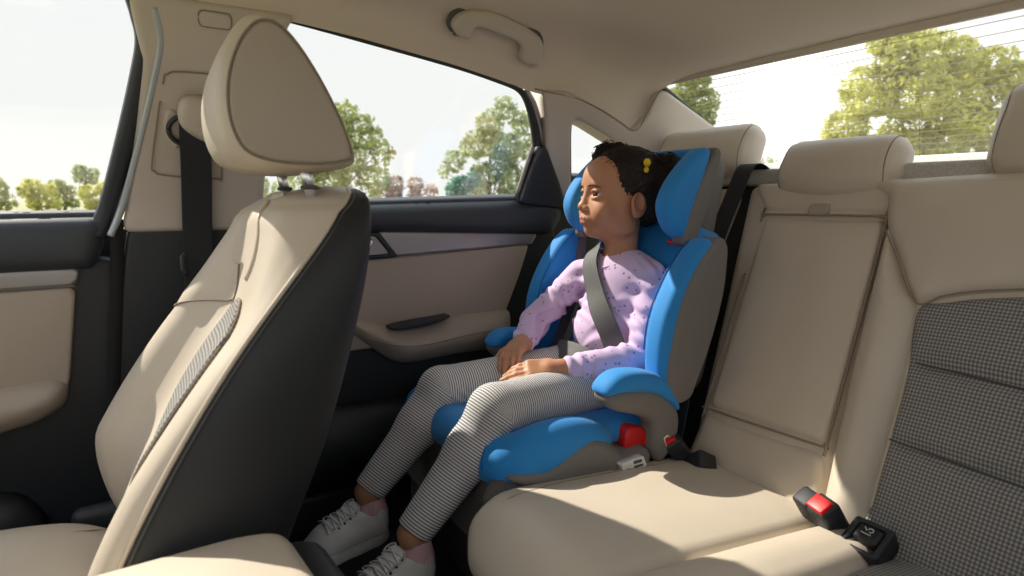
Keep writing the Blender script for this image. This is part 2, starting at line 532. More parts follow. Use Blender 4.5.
# recessed belt-guide panel and airbag cap on the pillar
pl = rnd([(-.042, 1.015), (-.135, 1.018), (-.125, .832), (-.008, .842)], .022)
seam('panel_groove', pl[::3], wall_at(.0285), .0, .0014, M['seam'], wr, closed=True, n=4)
cp = rnd([(-.098, 1.115), (-.15, 1.115), (-.15, 1.09), (-.098, 1.09)], .010)
puff('airbag_cap', cp, wall_at(.0235), M['trim'], wr, flip=True, r=.004, h=.008, depth=.004)
seam('airbag_cap_groove', cp[::2], wall_at(.0265), .0, .0011, M['seam'], wr, closed=True, n=3)
# C-pillar with the small quarter window
cpil = [(-.945, .80), (-.868, .90), (-.842, 1.00), (-.820, 1.055), (-.90, 1.06), (-1.0, 1.03), (-1.125, .982), (-1.16, 1.02), (-1.175, 1.085), (-1.208, 1.088), (-1.43, 1.012), (-1.72, .915), (-1.75, .80), (-1.3, .72), (-1.0, .76)]
qw = catmull([(-.925, .985), (-.950, .995), (-1.02, .972), (-1.18, .912), (-1.26, .878), (-1.27, .862), (-1.20, .84), (-1.05, .795), (-1.0, .785), (-.978, .80), (-.945, .90)], 6)
puff('c_pillar_trim', rnd(cpil, .014), wall, M['trim'], wr, flip=True, r=.010, h=.02, depth=.03, lift=.016, hole=qw)
# the reveal: a wall running from the trim to the quarter glass
q = resample(qw, .012); ring0 = np.stack([wx(q[:, 0], q[:, 1])-.022, q[:, 0], q[:, 1]], 1)
cen = q.mean(0); q2 = cen+(q-cen)*.93; ring1 = np.stack([wx(q2[:, 0], q2[:, 1])+.03, q2[:, 0], q2[:, 1]], 1)
grid_mesh('quarter_window_reveal', [ring0, ring0*.5+ring1*.5, ring1], M['trim'], wr, closed_v=True)
puff('outer_panel', rnd([(.65, .0), (-1.8, .0), (-1.8, .70), (-.95, .72), (-.80, .745), (.65, .735)], .01), lambda a, b: np.stack([np.full_like(a, .80), a, b], 1), M['carpet'], wr, flip=True, r=.005, h=.06, depth=.01)
low = [(.62, .0), (-1.1, .0), (-1.1, .13), (.62, .13)]
puff('sill_trim', rnd(low, .02), wall_at(.012), M['black'], wr, flip=True, r=.01, h=.03, depth=.03)
puff('lower_trim', rnd([(-.94, .10), (-1.75, .10), (-1.75, .86), (-.98, .86), (-.905, .79), (-.88, .5)], .03), wall_at(-.03), M['black'], wr, flip=True, r=.01, h=.03, depth=.02)

qg = thing('window_2', (.70, -1.1, .9), 'small triangular quarter window behind the rear door', 'window', kind='structure')
puff('window_pane', cen+(q-cen)*1.02, wall_at(-.032), M['glass'], qg, r=.001, h=.03, depth=.003)

# --- doors
def door_panel(name, pts, m, par, off=.0, r=.01, cr=.012, bulge=0., h=.015, depth=.02, bd=.05, lift=0., smooth=False, **kw):
    ol = catmull(pts, 8) if smooth else rnd(pts, cr)
    return puff(name, ol, wall_at(off), m, par, r=r, h=h, depth=depth, bulge=bulge, bd=bd, lift=lift, flip=True, **kw)

d1 = thing('door_1', (.74, .4, 0), 'front passenger door with beige insert and silver strip', 'door', kind='structure')
door_panel('belt_panel', [(.60, .762), (.06, .766), (.085, .69), (.095, .67), (.60, .668)], M['black_soft'], d1, off=-.005, r=.03, cr=.016, bulge=.006)
door_panel('belt_cap', [(.60, .772), (.064, .7745), (.072, .755), (.60, .752)], M['black_soft'], d1, off=-.012, r=.009, cr=.008, h=.01)
door_panel('trim_strip', [(.60, .676), (.116, .674), (.122, .641), (.60, .634)], M['silver'], d1, off=-.004, r=.006, cr=.003, bulge=.002)
door_panel('trim_lip', [(.60, .6385), (.124, .6435), (.1245, .6355), (.60, .629)], M['silver'], d1, off=-.012, r=.005, cr=.002, h=.008)
door_panel('insert_panel', [(.60, .632), (.125, .637), (.148, .47), (.156, .44), (.60, .42)], M['door_beige'], d1, off=-.004, r=.006, cr=.012, bulge=.004)
door_panel('armrest', [(.62, .458), (.35, .462), (.175, .474), (.149, .462), (.158, .42), (.20, .395), (.40, .355), (.62, .335)], M['door_beige'], d1, off=-.004, r=.035, cr=.018, bulge=.022, depth=.03)
door_panel('lower_panel', [(.62, .68), (.055, .69), (.075, .50), (.11, .12), (.62, .10)], M['black'], d1, off=-.022, r=.012, cr=.03)
door_panel('pocket', [(.62, .30), (.24, .27), (.20, .20), (.24, .13), (.62, .12)], M['black'], d1, off=.01, r=.03, cr=.03, bulge=.02)
fr = catmull([(.085, .73), (.06, .79), (.025, .90), (-.004, 1.00), (-.018, 1.06), (-.014, 1.10), (-.006, 1.135)], 8, False)
tubes('window_frame', [np.stack([wx(fr[:, 0], fr[:, 1])-.004, fr[:, 0], fr[:, 1]], 1)], .0165, M['black'], d1)
fr2 = fr[:-6]+A([-.0215, 0])
tubes('door_edge', [np.stack([wx(fr2[:, 0], fr2[:, 1])-.0215, fr2[:, 0], fr2[:, 1]], 1)], .0062, M['metal_edge'], d1)
gap = catmull([(.052, .76), (.062, .62), (.083, .42), (.10, .2), (.11, .06)], 6, False)
tubes('door_seal', [np.stack([wx(gap[:, 0], gap[:, 1])-.012, gap[:, 0], gap[:, 1]], 1)], .011, M['carpet'], d1)
door_panel('window_pane', [(.75, .73), (.06, .73), (-.01, 1.05), (.0, 1.16), (.75, 1.16)], M['glass'], d1, off=-.02, r=.001, h=.05, depth=.003)

d2 = thing('door_2', (.74, -.5, 0), 'rear door with beige insert, armrest and silver strip', 'door', kind='structure')
door_panel('belt_panel', [(-.14, .778), (-.50, .787), (-.945, .797), (-.960, .75), (-.925, .700), (-.50, .720), (-.14, .722)], M['black_soft'], d2, off=-.004, r=.03, cr=.016, bulge=.008)
door_panel('belt_cap', [(-.14, .785), (-.50, .794), (-.83, .803), (-.825, .785), (-.50, .776), (-.14, .768)], M['black_soft'], d2, off=-.010, r=.009, cr=.006, h=.01)
door_panel('trim_strip', [(-.18, .726), (-.45, .724), (-.885, .706), (-.868, .676), (-.50, .664), (-.18, .655)], M['silver'], d2, off=-.003, r=.006, cr=.003, bulge=.003)
door_panel('trim_lip', [(-.18, .658), (-.50, .6655), (-.866, .679), (-.864, .672), (-.50, .656), (-.18, .648)], M['silver'], d2, off=-.012, r=.005, cr=.002, h=.008)
door_panel('insert_panel', [(-.18, .655), (-.50, .661), (-.858, .676), (-.83, .60), (-.785, .50), (-.75, .45), (-.18, .45)], M['door_beige'], d2, off=-.004, r=.006, cr=.008, bulge=.006)
arm = [(-.32, .565), (-.37, .548), (-.42, .517), (-.475, .500), (-.54, .497), (-.60, .506), (-.66, .5115), (-.76, .511), (-.792, .505), (-.797, .47), (-.788, .42), (-.76, .408), (-.64, .408), (-.53, .402), (-.48, .408), (-.43, .445), (-.37, .495), (-.32, .52)]
door_panel('armrest', arm, M['door_beige'], d2, off=-.004, r=.03, bulge=.03, bd=.04, smooth=True, h=.012, depth=.03)
seam('armrest_stitching', [(-.40, .487), (-.47, .461), (-.55, .455), (-.66, .466), (-.78, .470)], wall_at(.049), .0, .0012, M['seam'], d2)
pk = [(-.455, .503), (-.50, .510), (-.57, .514), (-.608, .517), (-.59, .507), (-.55, .499), (-.50, .496), (-.47, .497)]
door_panel('armrest_pocket', pk, M['black'], d2, off=.040, r=.002, h=.008, smooth=True, depth=.04)
door_panel('lower_panel', [(-.15, .74), (-.93, .765), (-.98, .62), (-.96, .5), (-.90, .1), (-.15, .1)], M['black'], d2, off=-.022, r=.012, cr=.03)
door_panel('map_pocket', [(-.22, .33), (-.50, .32), (-.56, .26), (-.52, .15), (-.22, .15)], M['black'], d2, off=.012, r=.03, cr=.04, bulge=.02)
# inner handle: triangular black bezel with a bright lever inside
hd = door_panel('handle_bezel', [(-.36, .724), (-.447, .722), (-.492, .663), (-.36, .658)], M['black'], d2, off=.006, r=.005, cr=.004, h=.008, hole=rnd([(-.375, .713), (-.438, .712), (-.470, .671), (-.375, .668)], .004))
door_panel('handle_backing', [(-.37, .716), (-.445, .714), (-.478, .668), (-.37, .664)], M['silver'], d2, off=.002, r=.003, cr=.004, h=.01)
door_panel('door_handle', catmull([(-.395, .711), (-.425, .708), (-.433, .70), (-.425, .688), (-.415, .676), (-.395, .672)], 4), M['chrome'], d2, off=.008, r=.006, h=.006, cr=0.0001, bulge=.002)
# window frame: black line along the top and down the rear side, and the sail panel behind the glass
fr = catmull([(-.20, 1.128), (-.30, 1.117), (-.385, 1.107), (-.585, 1.082), (-.70, 1.063), (-.765, 1.048), (-.80, 1.015), (-.828, .964), (-.842, .93)], 8, False)
rad = np.concatenate([np.linspace(.004, .0055, len(fr)//2), np.linspace(.0055, .013, len(fr)-len(fr)//2)])
tubes('window_frame', [np.stack([wx(fr[:, 0], fr[:, 1])-.006, fr[:, 0], fr[:, 1]], 1)], rad, M['black'], d2)
frb = catmull([(-.782, 1.052), (-.815, 1.02), (-.846, .968), (-.862, .915), (-.868, .88)], 8, False)
tubes('door_edge', [np.stack([wx(frb[:, 0], frb[:, 1])+.002, frb[:, 0], frb[:, 1]], 1)], .010, M['silver'], d2)
door_panel('sail_panel', [(-.868, .915), (-.850, .93), (-.836, .90), (-.812, .785), (-.965, .765), (-.922, .84)], M['black'], d2, off=.022, r=.008, cr=.006, h=.01)
tubes('glass_run', [np.stack([wx(A([.0]*8), np.linspace(.80, .955, 8))-.002, np.linspace(-.812, -.840, 8), np.linspace(.80, .955, 8)], 1)], .006, M['silver'], d2)
door_panel('window_pane', [(-.14, .76), (-.84, .78), (-.85, .92), (-.78, 1.06), (-.14, 1.15)], M['glass'], d2, off=-.02, r=.001, h=.05, depth=.003)

# --- driver's side and bulkhead, behind and beside the camera
wl = thing('wall_left', (-.80, -.2, 0), 'driver side inner wall of the cabin', 'wall', kind='structure')
left = lambda o: (lambda a, b: np.stack([np.full_like(a, -.80+o), a, b], 1))
puff('door_trim', rnd([(.66, .02), (-1.75, .02), (-1.75, .80), (.66, .76)], .03), left(0), M['black_soft'], wl, r=.02, h=.05, depth=.03)
puff('insert_panel', rnd([(.55, .42), (-.85, .42), (-.92, .68), (.55, .66)], .03), left(.012), M['door_beige'], wl, r=.01, h=.05, depth=.02)
for y0, y1 in ((.10, -.10), (-.90, -1.12)):
    puff('pillar_trim', rnd([(y0+.01, .74), (y1-.01, .74), (y1, 1.16), (y0, 1.16)], .01), lambda a, b: np.stack([-.80+.12*np.clip(b-.78, 0, 1), a, b], 1), M['trim'], wl, r=.01, h=.04, depth=.03)
wf = thing('wall_front', (.0, .66, 0), 'dark bulkhead and dashboard ahead of the front seats', 'wall', kind='structure')
bevel_box('bulkhead', (0, .68, .30), (.80, .02, .32), .01, M['carpet'], wf)
bevel_box('dashboard', (0, .82, .60), (.80, .16, .10), .06, M['black_soft'], wf)

# --- ceiling: headliner, curving from the side rail over to the middle
yy = A([.62, .35, .0, -.27, -.385, -.585, -.70, -.77, -.81, -.844, -.90, -.936, -1.0, -1.07, -1.125, -1.15, -1.165, -1.185, -1.205])
ze = A([1.14, 1.14, 1.132, 1.119, 1.108, 1.083, 1.064, 1.05, 1.044, 1.042, 1.038, 1.033, 1.017, .993, .974, .99, 1.03, 1.075, 1.086])
zr = np.interp(-yy, [-.62, -.2, .4, .8, 1.0, 1.12, 1.205], [1.225, 1.225, 1.21, 1.185, 1.155, 1.125, 1.097])
t = np.linspace(-.62, 1.205, 70); yg = -t
zeg = np.interp(t, -yy, ze); zrg = np.interp(t, -yy, zr)
k = np.ones(3)/3
zrg = np.convolve(np.pad(zrg, 3, 'edge'), np.ones(7)/7, 'valid')
P = []
for y, z0, z1 in zip(yg, zeg, zrg):
    x0 = float(wx(A([y]), A([z0]))[0])-.012
    th = np.linspace(0, 1, 26)**1.35*math.pi/2; row = []
    z1 = max(z1, z0+.006)
    rw = .20                                    # width of the curved cove
    for a in th:
        row.append((x0-rw*(1-math.cos(a)**.62), y, z0+(z1-z0)*math.sin(a)**.75))
    for xx in np.linspace(x0-rw-.08, -.80, 12): row.append((xx, y, z1+.004*(1-abs(xx-.1)/.6)))
    P.append(row)
P = A(P)
for j in range(P.shape[1]):                    # soften along the car, leaving the cut edge as it is
    w = min(1, j/10)
    s_ = np.convolve(np.pad(P[:, j, 2], 2, 'edge'), A([1, 2, 3, 2, 1])/9, 'valid'); P[:, j, 2] = P[:, j, 2]*(1-w)+s_*w
up = P.copy(); up[:, :, 2] += .02; up[:, :8, 0] += .02
ring = np.concatenate([P, up[:, ::-1]], 1)
o = grid_mesh('ceiling', ring, M['headliner'], None, closed_v=True, caps=True, flip=True); tag(o, 'beige cloth headliner', 'ceiling', kind='structure'); sharp(o, 50)
sm = [(-.795, 1.051), (-.844, 1.046), (-.90, 1.041), (-.936, 1.036), (-1.0, 1.02), (-1.07, .996), (-1.118, .978), (-1.145, .985), (-1.162, 1.03), (-1.182, 1.075), (-1.2, 1.088)]
seam('headliner_seam', sm, wall_at(.026), 0, .0016, M['seam'], o)

# --- rear window
gTL, gBL = A([.654, -1.208, 1.084]), A([.757, -1.735, .905])
rw = thing('window_1', (.1, -1.47, 1.0), 'sloping rear window with thin heating lines', 'window', kind='structure')
def rear(a, b):                     # a = x, b = 0 top .. 1 bottom
    c = (a-.08)/.7
    return np.stack([a, -1.195-.54*b-.035*(1-c*c)*(.3+b), 1.094-.189*b-.0*a], 1)
puff('window_pane', [(-.85, 0), (.665, 0), (.76, 1), (-.85, 1)], rear, M['glass'], rw, r=.001, h=.08, depth=.004)
lines = []
for i in range(15):
    b = .05+i*.063; a = np.linspace(-.75, .60+.07*b, 24); lines.append(rear(a, np.full_like(a, b))+A([0, .003, .004]))
tubes('heating_lines', lines, .0006, mat('heating_line', (.30, .24, .18), .7), rw, 4)
e0 = catmull([(.655, .015), (.664, .06), (.70, .4), (.757, 1.0)], 6, False)
tubes('window_seal', [rear(e0[:, 0], e0[:, 1])+A([-.040, .007, .000])], .0075, M['black'], rw)
bevel_box('header_trim', (-.08, -1.214, 1.124), (.72, .008, .028), .006, M['headliner'], rw)
o = bevel_box('parcel_shelf', (0, -1.475, .845), (.78, .275, .018), .008, M['shelf'], None); tag(o, 'grey cloth parcel shelf under the rear window', 'shelf', kind='structure')
o = bevel_box('trim_1', (0, -1.745, .885), (.78, .03, .022), .008, mat('pale_glass_base_trim', (.62, .60, .57), .6), None); tag(o, 'pale strip at the base of the rear window', 'trim', kind='structure')

# --- grab handle on the roof rail
gh = thing('grab_handle', (.62, -.68, 1.14), 'beige grab handle fixed to the ceiling above rear door', 'handle')
def cove(y, s):                      # nearest headliner row, s along it
    i = np.argmin(abs(yg-y)); row = P[i]; j = s*(26-1); j0 = int(j); f = j-j0
    return row[j0]*(1-f)+row[min(j0+1, len(row)-1)]*f
def cove_n(y, s):
    a = cove(y, s+.06)-cove(y, s-.06); n = np.cross(a, [0, 1., 0]); n /= np.linalg.norm(n)
    if n[0] > 0 or n[2] > 0.3: n = -n
    return n
# a flat arch on the sloping cove, both feet running down to the rail
GP = lambda off: (lambda a, b: np.stack([.605-.6*(b-1.12)-off*.857, a, b-off*.515], 1))
arch = catmull([(-.573, 1.143), (-.562, 1.157), (-.577, 1.176), (-.618, 1.187), (-.676, 1.184), (-.757, 1.166), (-.789, 1.146), (-.795, 1.110), (-.770, 1.106), (-.744, 1.112), (-.740, 1.132), (-.715, 1.146), (-.631, 1.159), (-.612, 1.155), (-.606, 1.136), (-.590, 1.137)], 4)
puff('handle_bar', arch, GP(.013), M['trim'], gh, r=.007, h=.006, depth=.012, back='puff', flip=True, bulge=.001)
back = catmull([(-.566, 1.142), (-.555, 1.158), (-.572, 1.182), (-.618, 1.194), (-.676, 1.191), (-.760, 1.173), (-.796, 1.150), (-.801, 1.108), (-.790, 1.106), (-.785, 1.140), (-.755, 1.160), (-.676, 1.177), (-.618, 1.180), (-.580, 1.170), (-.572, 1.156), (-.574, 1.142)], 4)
puff('handle_backing', back, GP(.000), M['seam_dark'], gh, r=.002, h=.006, depth=.006, flip=True)  # added dark plate, its colour painting the shadow gap around the bar
for a, b in ((-.590, 1.146), (-.768, 1.124)):
    q_ = GP(-.002)(A([a]), A([b]))[0]; bevel_box('mount', tuple(q_), (.014, .013, .011), .004, M['seam'], gh)
# ================================================================== seats
# --- rear bench. Backrest plane leans back: a = x (slightly slanting with height), b = height z
def sb(a, b): return np.stack([a, -.9-.5*(b-.28), b], 1)
def sb_at(off): return lambda a, b: np.stack([a, -.9-.5*(b-.28)+off*.894, b+off*.447], 1)
rs = thing('rear_seat', (.1, -.9, .1), 'beige leather rear bench with grey mesh inserts and three headrests', 'car seat')
L_ = M['leather']
def pad(name, pts, m, off=0., r=.02, cr=.02, bulge=.01, h=.016, depth=.05, bd=.05, par=rs, smooth=False, n=6, **kw):
    return puff(name, catmull(pts, n) if smooth else rnd(pts, cr), sb_at(off), m, par, r=r, h=h, depth=depth, bulge=bulge, bd=bd, flip=True, **kw)
core = bevel_box('backrest_core', (-.05, -1.115, .52), (.69, .04, .33), .02, M['shell'], rs, R=Matrix.Rotation(math.radians(26.6), 3, 'X'))
# centre section
pad('center_backrest', [(.318, .826), (.30, .842), (.02, .844), (-.0, .83), (-.025, .70), (-.076, .29), (-.07, .255), (.205, .255), (.218, .30)], L_, off=-.037, r=.028, cr=.025, bulge=.006)
pad('folding_armrest', [(.238, .758), (-.012, .761), (-.046, .386), (.203, .378)], L_, off=-.012, r=.014, cr=[.018, .012, .012, .018], bulge=.010, depth=.02)
seam('armrest_groove', rnd([(.242, .763), (-.016, .766), (-.05, .381), (.206, .373)], .016)[::2], sb_at(.0020), 0, .0024, M['seam'], rs, closed=True, n=3)
pad('center_lower_pad', [(.209, .368), (-.046, .376), (-.076, .27), (-.07, .235), (.205, .235), (.215, .29)], L_, off=-.018, r=.018, cr=.02, bulge=.012, depth=.03)
pad('top_strip', [(.30, .834), (.03, .838), (-.012, .835), (-.012, .772), (.245, .769)], L_, off=-.014, r=.014, cr=.012, bulge=.006, depth=.02)
# pull strap
pad('pull_strap', [(.140, .786), (.098, .7865), (.099, .764), (.139, .7635)], M['leather_dark'], off=.002, r=.004, cr=.004, h=.006, depth=.006, bulge=.004)
# outboard (behind the driver) section
bol = [(-.022, .758), (-.045, .72), (-.06, .69), (-.085, .65), (-.112, .622), (-.128, .52), (-.136, .42), (-.142, .33), (-.155, .25), (-.085, .25), (-.074, .31), (-.048, .5), (-.03, .66)]
upl = [(-.004, .832), (-.755, .832), (-.755, .64), (-.45, .672), (-.30, .668), (-.205, .655), (-.15, .640), (-.112, .625), (-.085, .655), (-.055, .70), (-.022, .745), (-.006, .80)]
ins = [(-.113, .618), (-.15, .635), (-.205, .650), (-.30, .663), (-.45, .667), (-.755, .64), (-.755, .24), (-.155, .24), (-.143, .33), (-.137, .42), (-.129, .52)]
pad('side_backrest', [(.0, .838), (-.755, .838), (-.755, .22), (-.08, .22), (-.072, .31), (-.02, .7)], L_, off=-.03, r=.03, cr=.03, bulge=.0, par=rs)
pad('side_bolster', bol, L_, off=-.006, r=.02, bulge=.022, bd=.03, smooth=True, h=.011)
pad('upper_backrest', catmull(upl, 5), L_, off=-.006, r=.022, cr=0, bulge=.012, bd=.05)
def quilts(a, b):
    q = np.zeros_like(a)
    for z0 in (.536-.0, .421):
        zc = z0+.03*(a+.2); q -= .012*np.exp(-((b-zc)/.010)**2)
    return q
def ins_extra(a, b): return quilts(a, b)
pad('mesh_insert', catmull(ins, 5), M['weave'], off=-.006, r=.014, cr=0, bulge=.010, bd=.05, h=.008, extra=ins_extra)
for z0 in (.536, .421):
    xs = np.linspace(-.14, -.7, 14); seam('insert_seam', np.stack([xs, z0+.03*(xs+.2)], 1), sb_at(.0085), 0, .0016, M['seam_dark'], rs, n=2)
seam('bolster_seam', [(-.018, .748), (-.06, .693), (-.112, .625), (-.15, .641), (-.205, .656), (-.30, .668), (-.5, .672)], sb_at(.0125), 0, .0014, M['seam'], rs)
seam('shoulder_seam', [(-.03, .795), (-.06, .808), (-.16, .818), (-.30, .82), (-.6, .82)], sb_at(.0165), 0, .0013, M['seam'], rs)
# outboard section behind the child
pad('side_backrest', [(.350, .832), (.66, .832), (.665, .30), (.66, .22), (.36, .22), (.36, .31)], L_, off=-.034, r=.03, cr=.03, bulge=.008, par=rs)
# --- headrests
def headrest(cx, w, z0, z1, y0, name='headrest', th=.085, ins_=.0):
    F = Field((cx-w/2-.02, -1.40, z0-.03), (cx+w/2+.02, -1.05, z1+.04), .006)
    zc = (z0+z1)/2; R = rotx(20)
    F.add(rbox((cx, y0-.035, zc), (w/2, th/2, (z1-z0)/2), .038, R), 0)
    F.add(ell((cx, y0-.005, zc-.005), (w/2*.8, .03, (z1-z0)/2*.75), R), .04)
    o = sdf_obj(name, F, L_, rs)
    for sx in (-1, 1):
        ce = cx+sx*(w/2-.018)
        pts = [A([ce, y0-.035, zc])+A(R)@A([0, .046*math.cos(a), ((z1-z0)/2+.003)*math.sin(a)]) for a in np.linspace(-1.9, 1.9, 24)]
        pts = [p for p in pts]
        g = F.grad(pts); v = F.sample(pts); pts = A(pts)-g*v[:, None]
        tubes('piping', [pts], .0012, M['seam'], o, 5)
    for sx in (-.055, .055):
        tubes('headrest_post', [A([(cx+sx, y0-.05, z0-.05), (cx+sx, y0-.05, z0+.02)])], .006, M['chrome'], o)
    return o
headrest(.119, .250, .796, .918, -1.178)
headrest(.490, .30, .835, .975, -1.205)
headrest(-.283, .30, .820, .987, -1.195)

# --- rear cushion
def czf(a, b):  # a = x, b = y
    z = .285+.05*np.clip((b+.92)/.47, 0, 1)**.9-.0*a
    f = np.clip((b+.46)/.10, 0, 1); z = z-.06*f**2.2
    return z
def cu_at(off): return lambda a, b: np.stack([a, b, czf(a, b)+off], 1)
def cpad(name, pts, m, off=-.02, r=.02, cr=.02, bulge=.01, h=.016, depth=.08, bd=.05, **kw):
    return puff(name, rnd(pts, cr), cu_at(off), m, rs, r=r, h=h, depth=depth, bulge=bulge, bd=bd, **kw)
bevel_box('cushion_base', (-.05, -.70, .13), (.70, .205, .10), .02, M['weave_dark'], rs)
cpad('cushion_insert', [(.190, -.415), (.23, -.452), (.66, -.452), (.66, -.93), (.215, -.93)], M['weave_dark'], r=.03, bulge=.004, depth=.12)
cpad('center_cushion', [(.176, -.39), (.196, -.46), (.213, -.93), (-.088, -.93), (-.070, -.362), (.12, -.362)], L_, r=.02, bulge=.010, depth=.12)
cpad('side_cushion', [(-.072, -.362), (-.092, -.93), (-.19, -.93), (-.175, -.362)], L_, r=.022, bulge=.014, depth=.12)
cpad('cushion_insert', [(-.177, -.362), (-.192, -.93), (-.755, -.93), (-.755, -.362)], M['weave'], r=.014, bulge=.012, depth=.12)
seam('cushion_seam', [(.165, -.925), (.168, -.62), (.158, -.50), (.145, -.43)], cu_at(.0042), 0, .0014, M['seam'], rs)
bevel_box('cushion_front', (.425, -.505, .165), (.235, .035, .11), .03, M['weave_dark'], rs)
# rear ledge where the cushion tucks under the backrest
# ================================================================== front passenger seat
fs = thing('front_seat', (.36, .1, 0), 'beige front passenger seat with black sides, seen from behind the driver', 'car seat')
T = A([[.20, .10, -.08, .14], [.28, .10, -.10, .14], [.35, .077, -.125, .14], [.40, .057, -.148, .143], [.45, .03, -.172, .146], [.50, .001, -.192, .150], [.56, -.038, -.213, .156], [.61, -.074, -.229, .162],
       [.66, -.114, -.245, .170], [.71, -.157, -.258, .181], [.75, -.192, -.267, .194], [.78, -.219, -.272, .212], [.797, -.235, -.273, .231], [.807, -.245, -.271, .252], [.8125, -.252, -.267, .285]])
zs = np.concatenate([np.linspace(.20, .78, 48), np.linspace(.785, .8125, 10)])
def tab(k, z): return np.interp(z, T[:, 0], T[:, k])
def smooth_tab(k):
    v = tab(k, zs); vp = np.pad(v, 3, 'edge'); q = np.convolve(vp, A([1, 2, 3, 4, 3, 2, 1])/16, 'valid'); q[-6:] = v[-6:]; q[:3] = v[:3]; return q
YF, YR, XI = smooth_tab(1), smooth_tab(2), smooth_tab(3)
def ring(i):
    yf, yr, xi = YF[i], YR[i], XI[i]; z = zs[i]; xo = max(.72-xi, .522-.10*max(0, z-.79)/.0225*.6); w = xo-xi
    g = np.clip((.80-z)/.16, 0, 1); gi = np.clip((.665-z)/.20, 0, 1); tp = .075*np.clip((z-.62)/.15, 0, 1)**1.3*np.clip((.8175-z)/.02, 0, 1)**.5                     # the bolsters fade out towards the top
    side = np.clip((.815-z)/.05, .15, 1)
    zt = z
    fr = [(xi, yf), (xi+.012, yf+.014*gi+.003+tp*.35), (xi+.034, yf+.021*gi+.004+tp*.75), (xi+.07, yf+.016*gi+.002+tp*.95), (xi+.105, yf+.002+tp), (xi+.15, yf-.004*g+.003+tp), (.36, yf-.006*g+.004+tp),
          (xo-.15, yf-.010*g+.003+tp), (xo-.105, yf+.012*g+tp), (xo-.07, yf+.048*g+tp), (xo-.034, yf+.058*g+tp), (xo-.010, yf+.038*g+tp*.8), (xo, yf+.01*g+tp*.4)]
    lo_ = .075*np.clip((.43-z)/.15, 0, 1)**1.2; fr = [(x, y-lo_*np.clip((x-.40)/.10, 0, 1)) for x, y in fr]
    m = (yf+yr)/2; d = (yf-yr)
    bk = [(xo+.010*side, yf-.25*d-lo_*.6), (xo+.010*side, m), (xo, yr+.2*d), (xo-.03, yr+.03*d), (xo-.3*w, yr-.006), (.36, yr-.008), (xi+.3*w, yr-.006), (xi+.03, yr+.03*d), (xi-.002*side, yr+.2*d), (xi-.012*side, m), (xi-.011*side, yf-.25*d)]
    return A([(x, y, z) for x, y in fr+bk])
RG = [ring(i) for i in range(len(zs))]
def sub_ring(R_):                        # finer, rounded section with a crease kept at both front edges
    n = len(R_); f = catmull(R_[:13], 5, False); b = catmull(np.vstack([R_[12:], R_[:1]]), 5, False); return f, b
FR = A([sub_ring(r)[0] for r in RG]); BK = A([sub_ring(r)[1] for r in RG])
FR[:, :, 2] += .0; 
# round the outboard shoulder: shift whole sections so that the top leans
grid_mesh('backrest_front', FR, L_, fs, flip=True)
grid_mesh('backrest_shell', BK, M['shell'], fs, flip=True)
topc = np.concatenate([FR[-1], BK[-1][1:-1]]); c_ = topc.mean(0)+A([0, 0, .004])
grid_mesh('backrest_top', [topc, topc*.6+c_*.4+A([0, 0, .001]), topc*.2+c_*.8+A([0, 0, .001])], L_, fs, closed_v=True, caps=True, flip=True)
tubes('edge_stitching', [FR[2:-1, 0]+A([-.004, -.008, 0])], .0014, M['seam_dark'], fs, 6)
tubes('edge_piping', [FR[:, 0]], .0030, L_, fs, 8)
tubes('edge_piping', [FR[:, -1]], .0030, L_, fs, 8)
def ff(a, b):   # a = across 0..1, b = height z  -> front surface
    ui = np.clip(a, 0, 1)*(FR.shape[1]-1); vi = np.interp(b, zs, np.arange(len(zs)))
    u0 = np.clip(ui.astype(int), 0, FR.shape[1]-2); v0 = np.clip(vi.astype(int), 0, len(zs)-2); fu = (ui-u0)[:, None]; fv = (vi-v0)[:, None]
    return (FR[v0, u0]*(1-fu)+FR[v0, u0+1]*fu)*(1-fv)+(FR[v0+1, u0]*(1-fu)+FR[v0+1, u0+1]*fu)*fv
def fpad(name, pts, m, smooth=True, sc=.44, **kw):
    P_ = catmull(pts, 6) if smooth else rnd(pts, .01)
    f = lambda a, b: ff(a/sc, b)
    return puff(name, P_*A([sc, 1]), f, m, fs, **kw)
fpad('mesh_insert', [(.26, .62), (.31, .655), (.38, .66), (.47, .64), (.53, .60), (.50, .53), (.40, .46), (.30, .44), (.25, .50)], M['weave'], r=.004, h=.012, depth=.006, flip=True, lift=.0025)
fpad('headrest_pad', [(.30, .715), (.36, .685), (.45, .70), (.56, .70), (.66, .70), (.70, .75), (.66, .795), (.5, .803), (.36, .795), (.31, .76)], L_, r=.004, h=.012, depth=.006, flip=True, lift=.000, bulge=.003)
sf = lambda a, b: ff(a, b)
seam('front_seam', [(.26, .62), (.31, .655), (.38, .66), (.47, .64), (.53, .60), (.50, .53), (.40, .46), (.30, .44), (.25, .50)], sf, .0030, .0015, M['seam'], fs, closed=True, flip=True)
seam('front_seam', [(.545, .652), (.62, .640), (.74, .635), (.88, .615), (1., .59)], sf, .0015, .0014, M['seam'], fs, flip=True)
seam('front_seam', [(.535, .61), (.57, .655), (.62, .70), (.65, .75), (.66, .78)], sf, .0015, .0014, M['seam'], fs, flip=True)
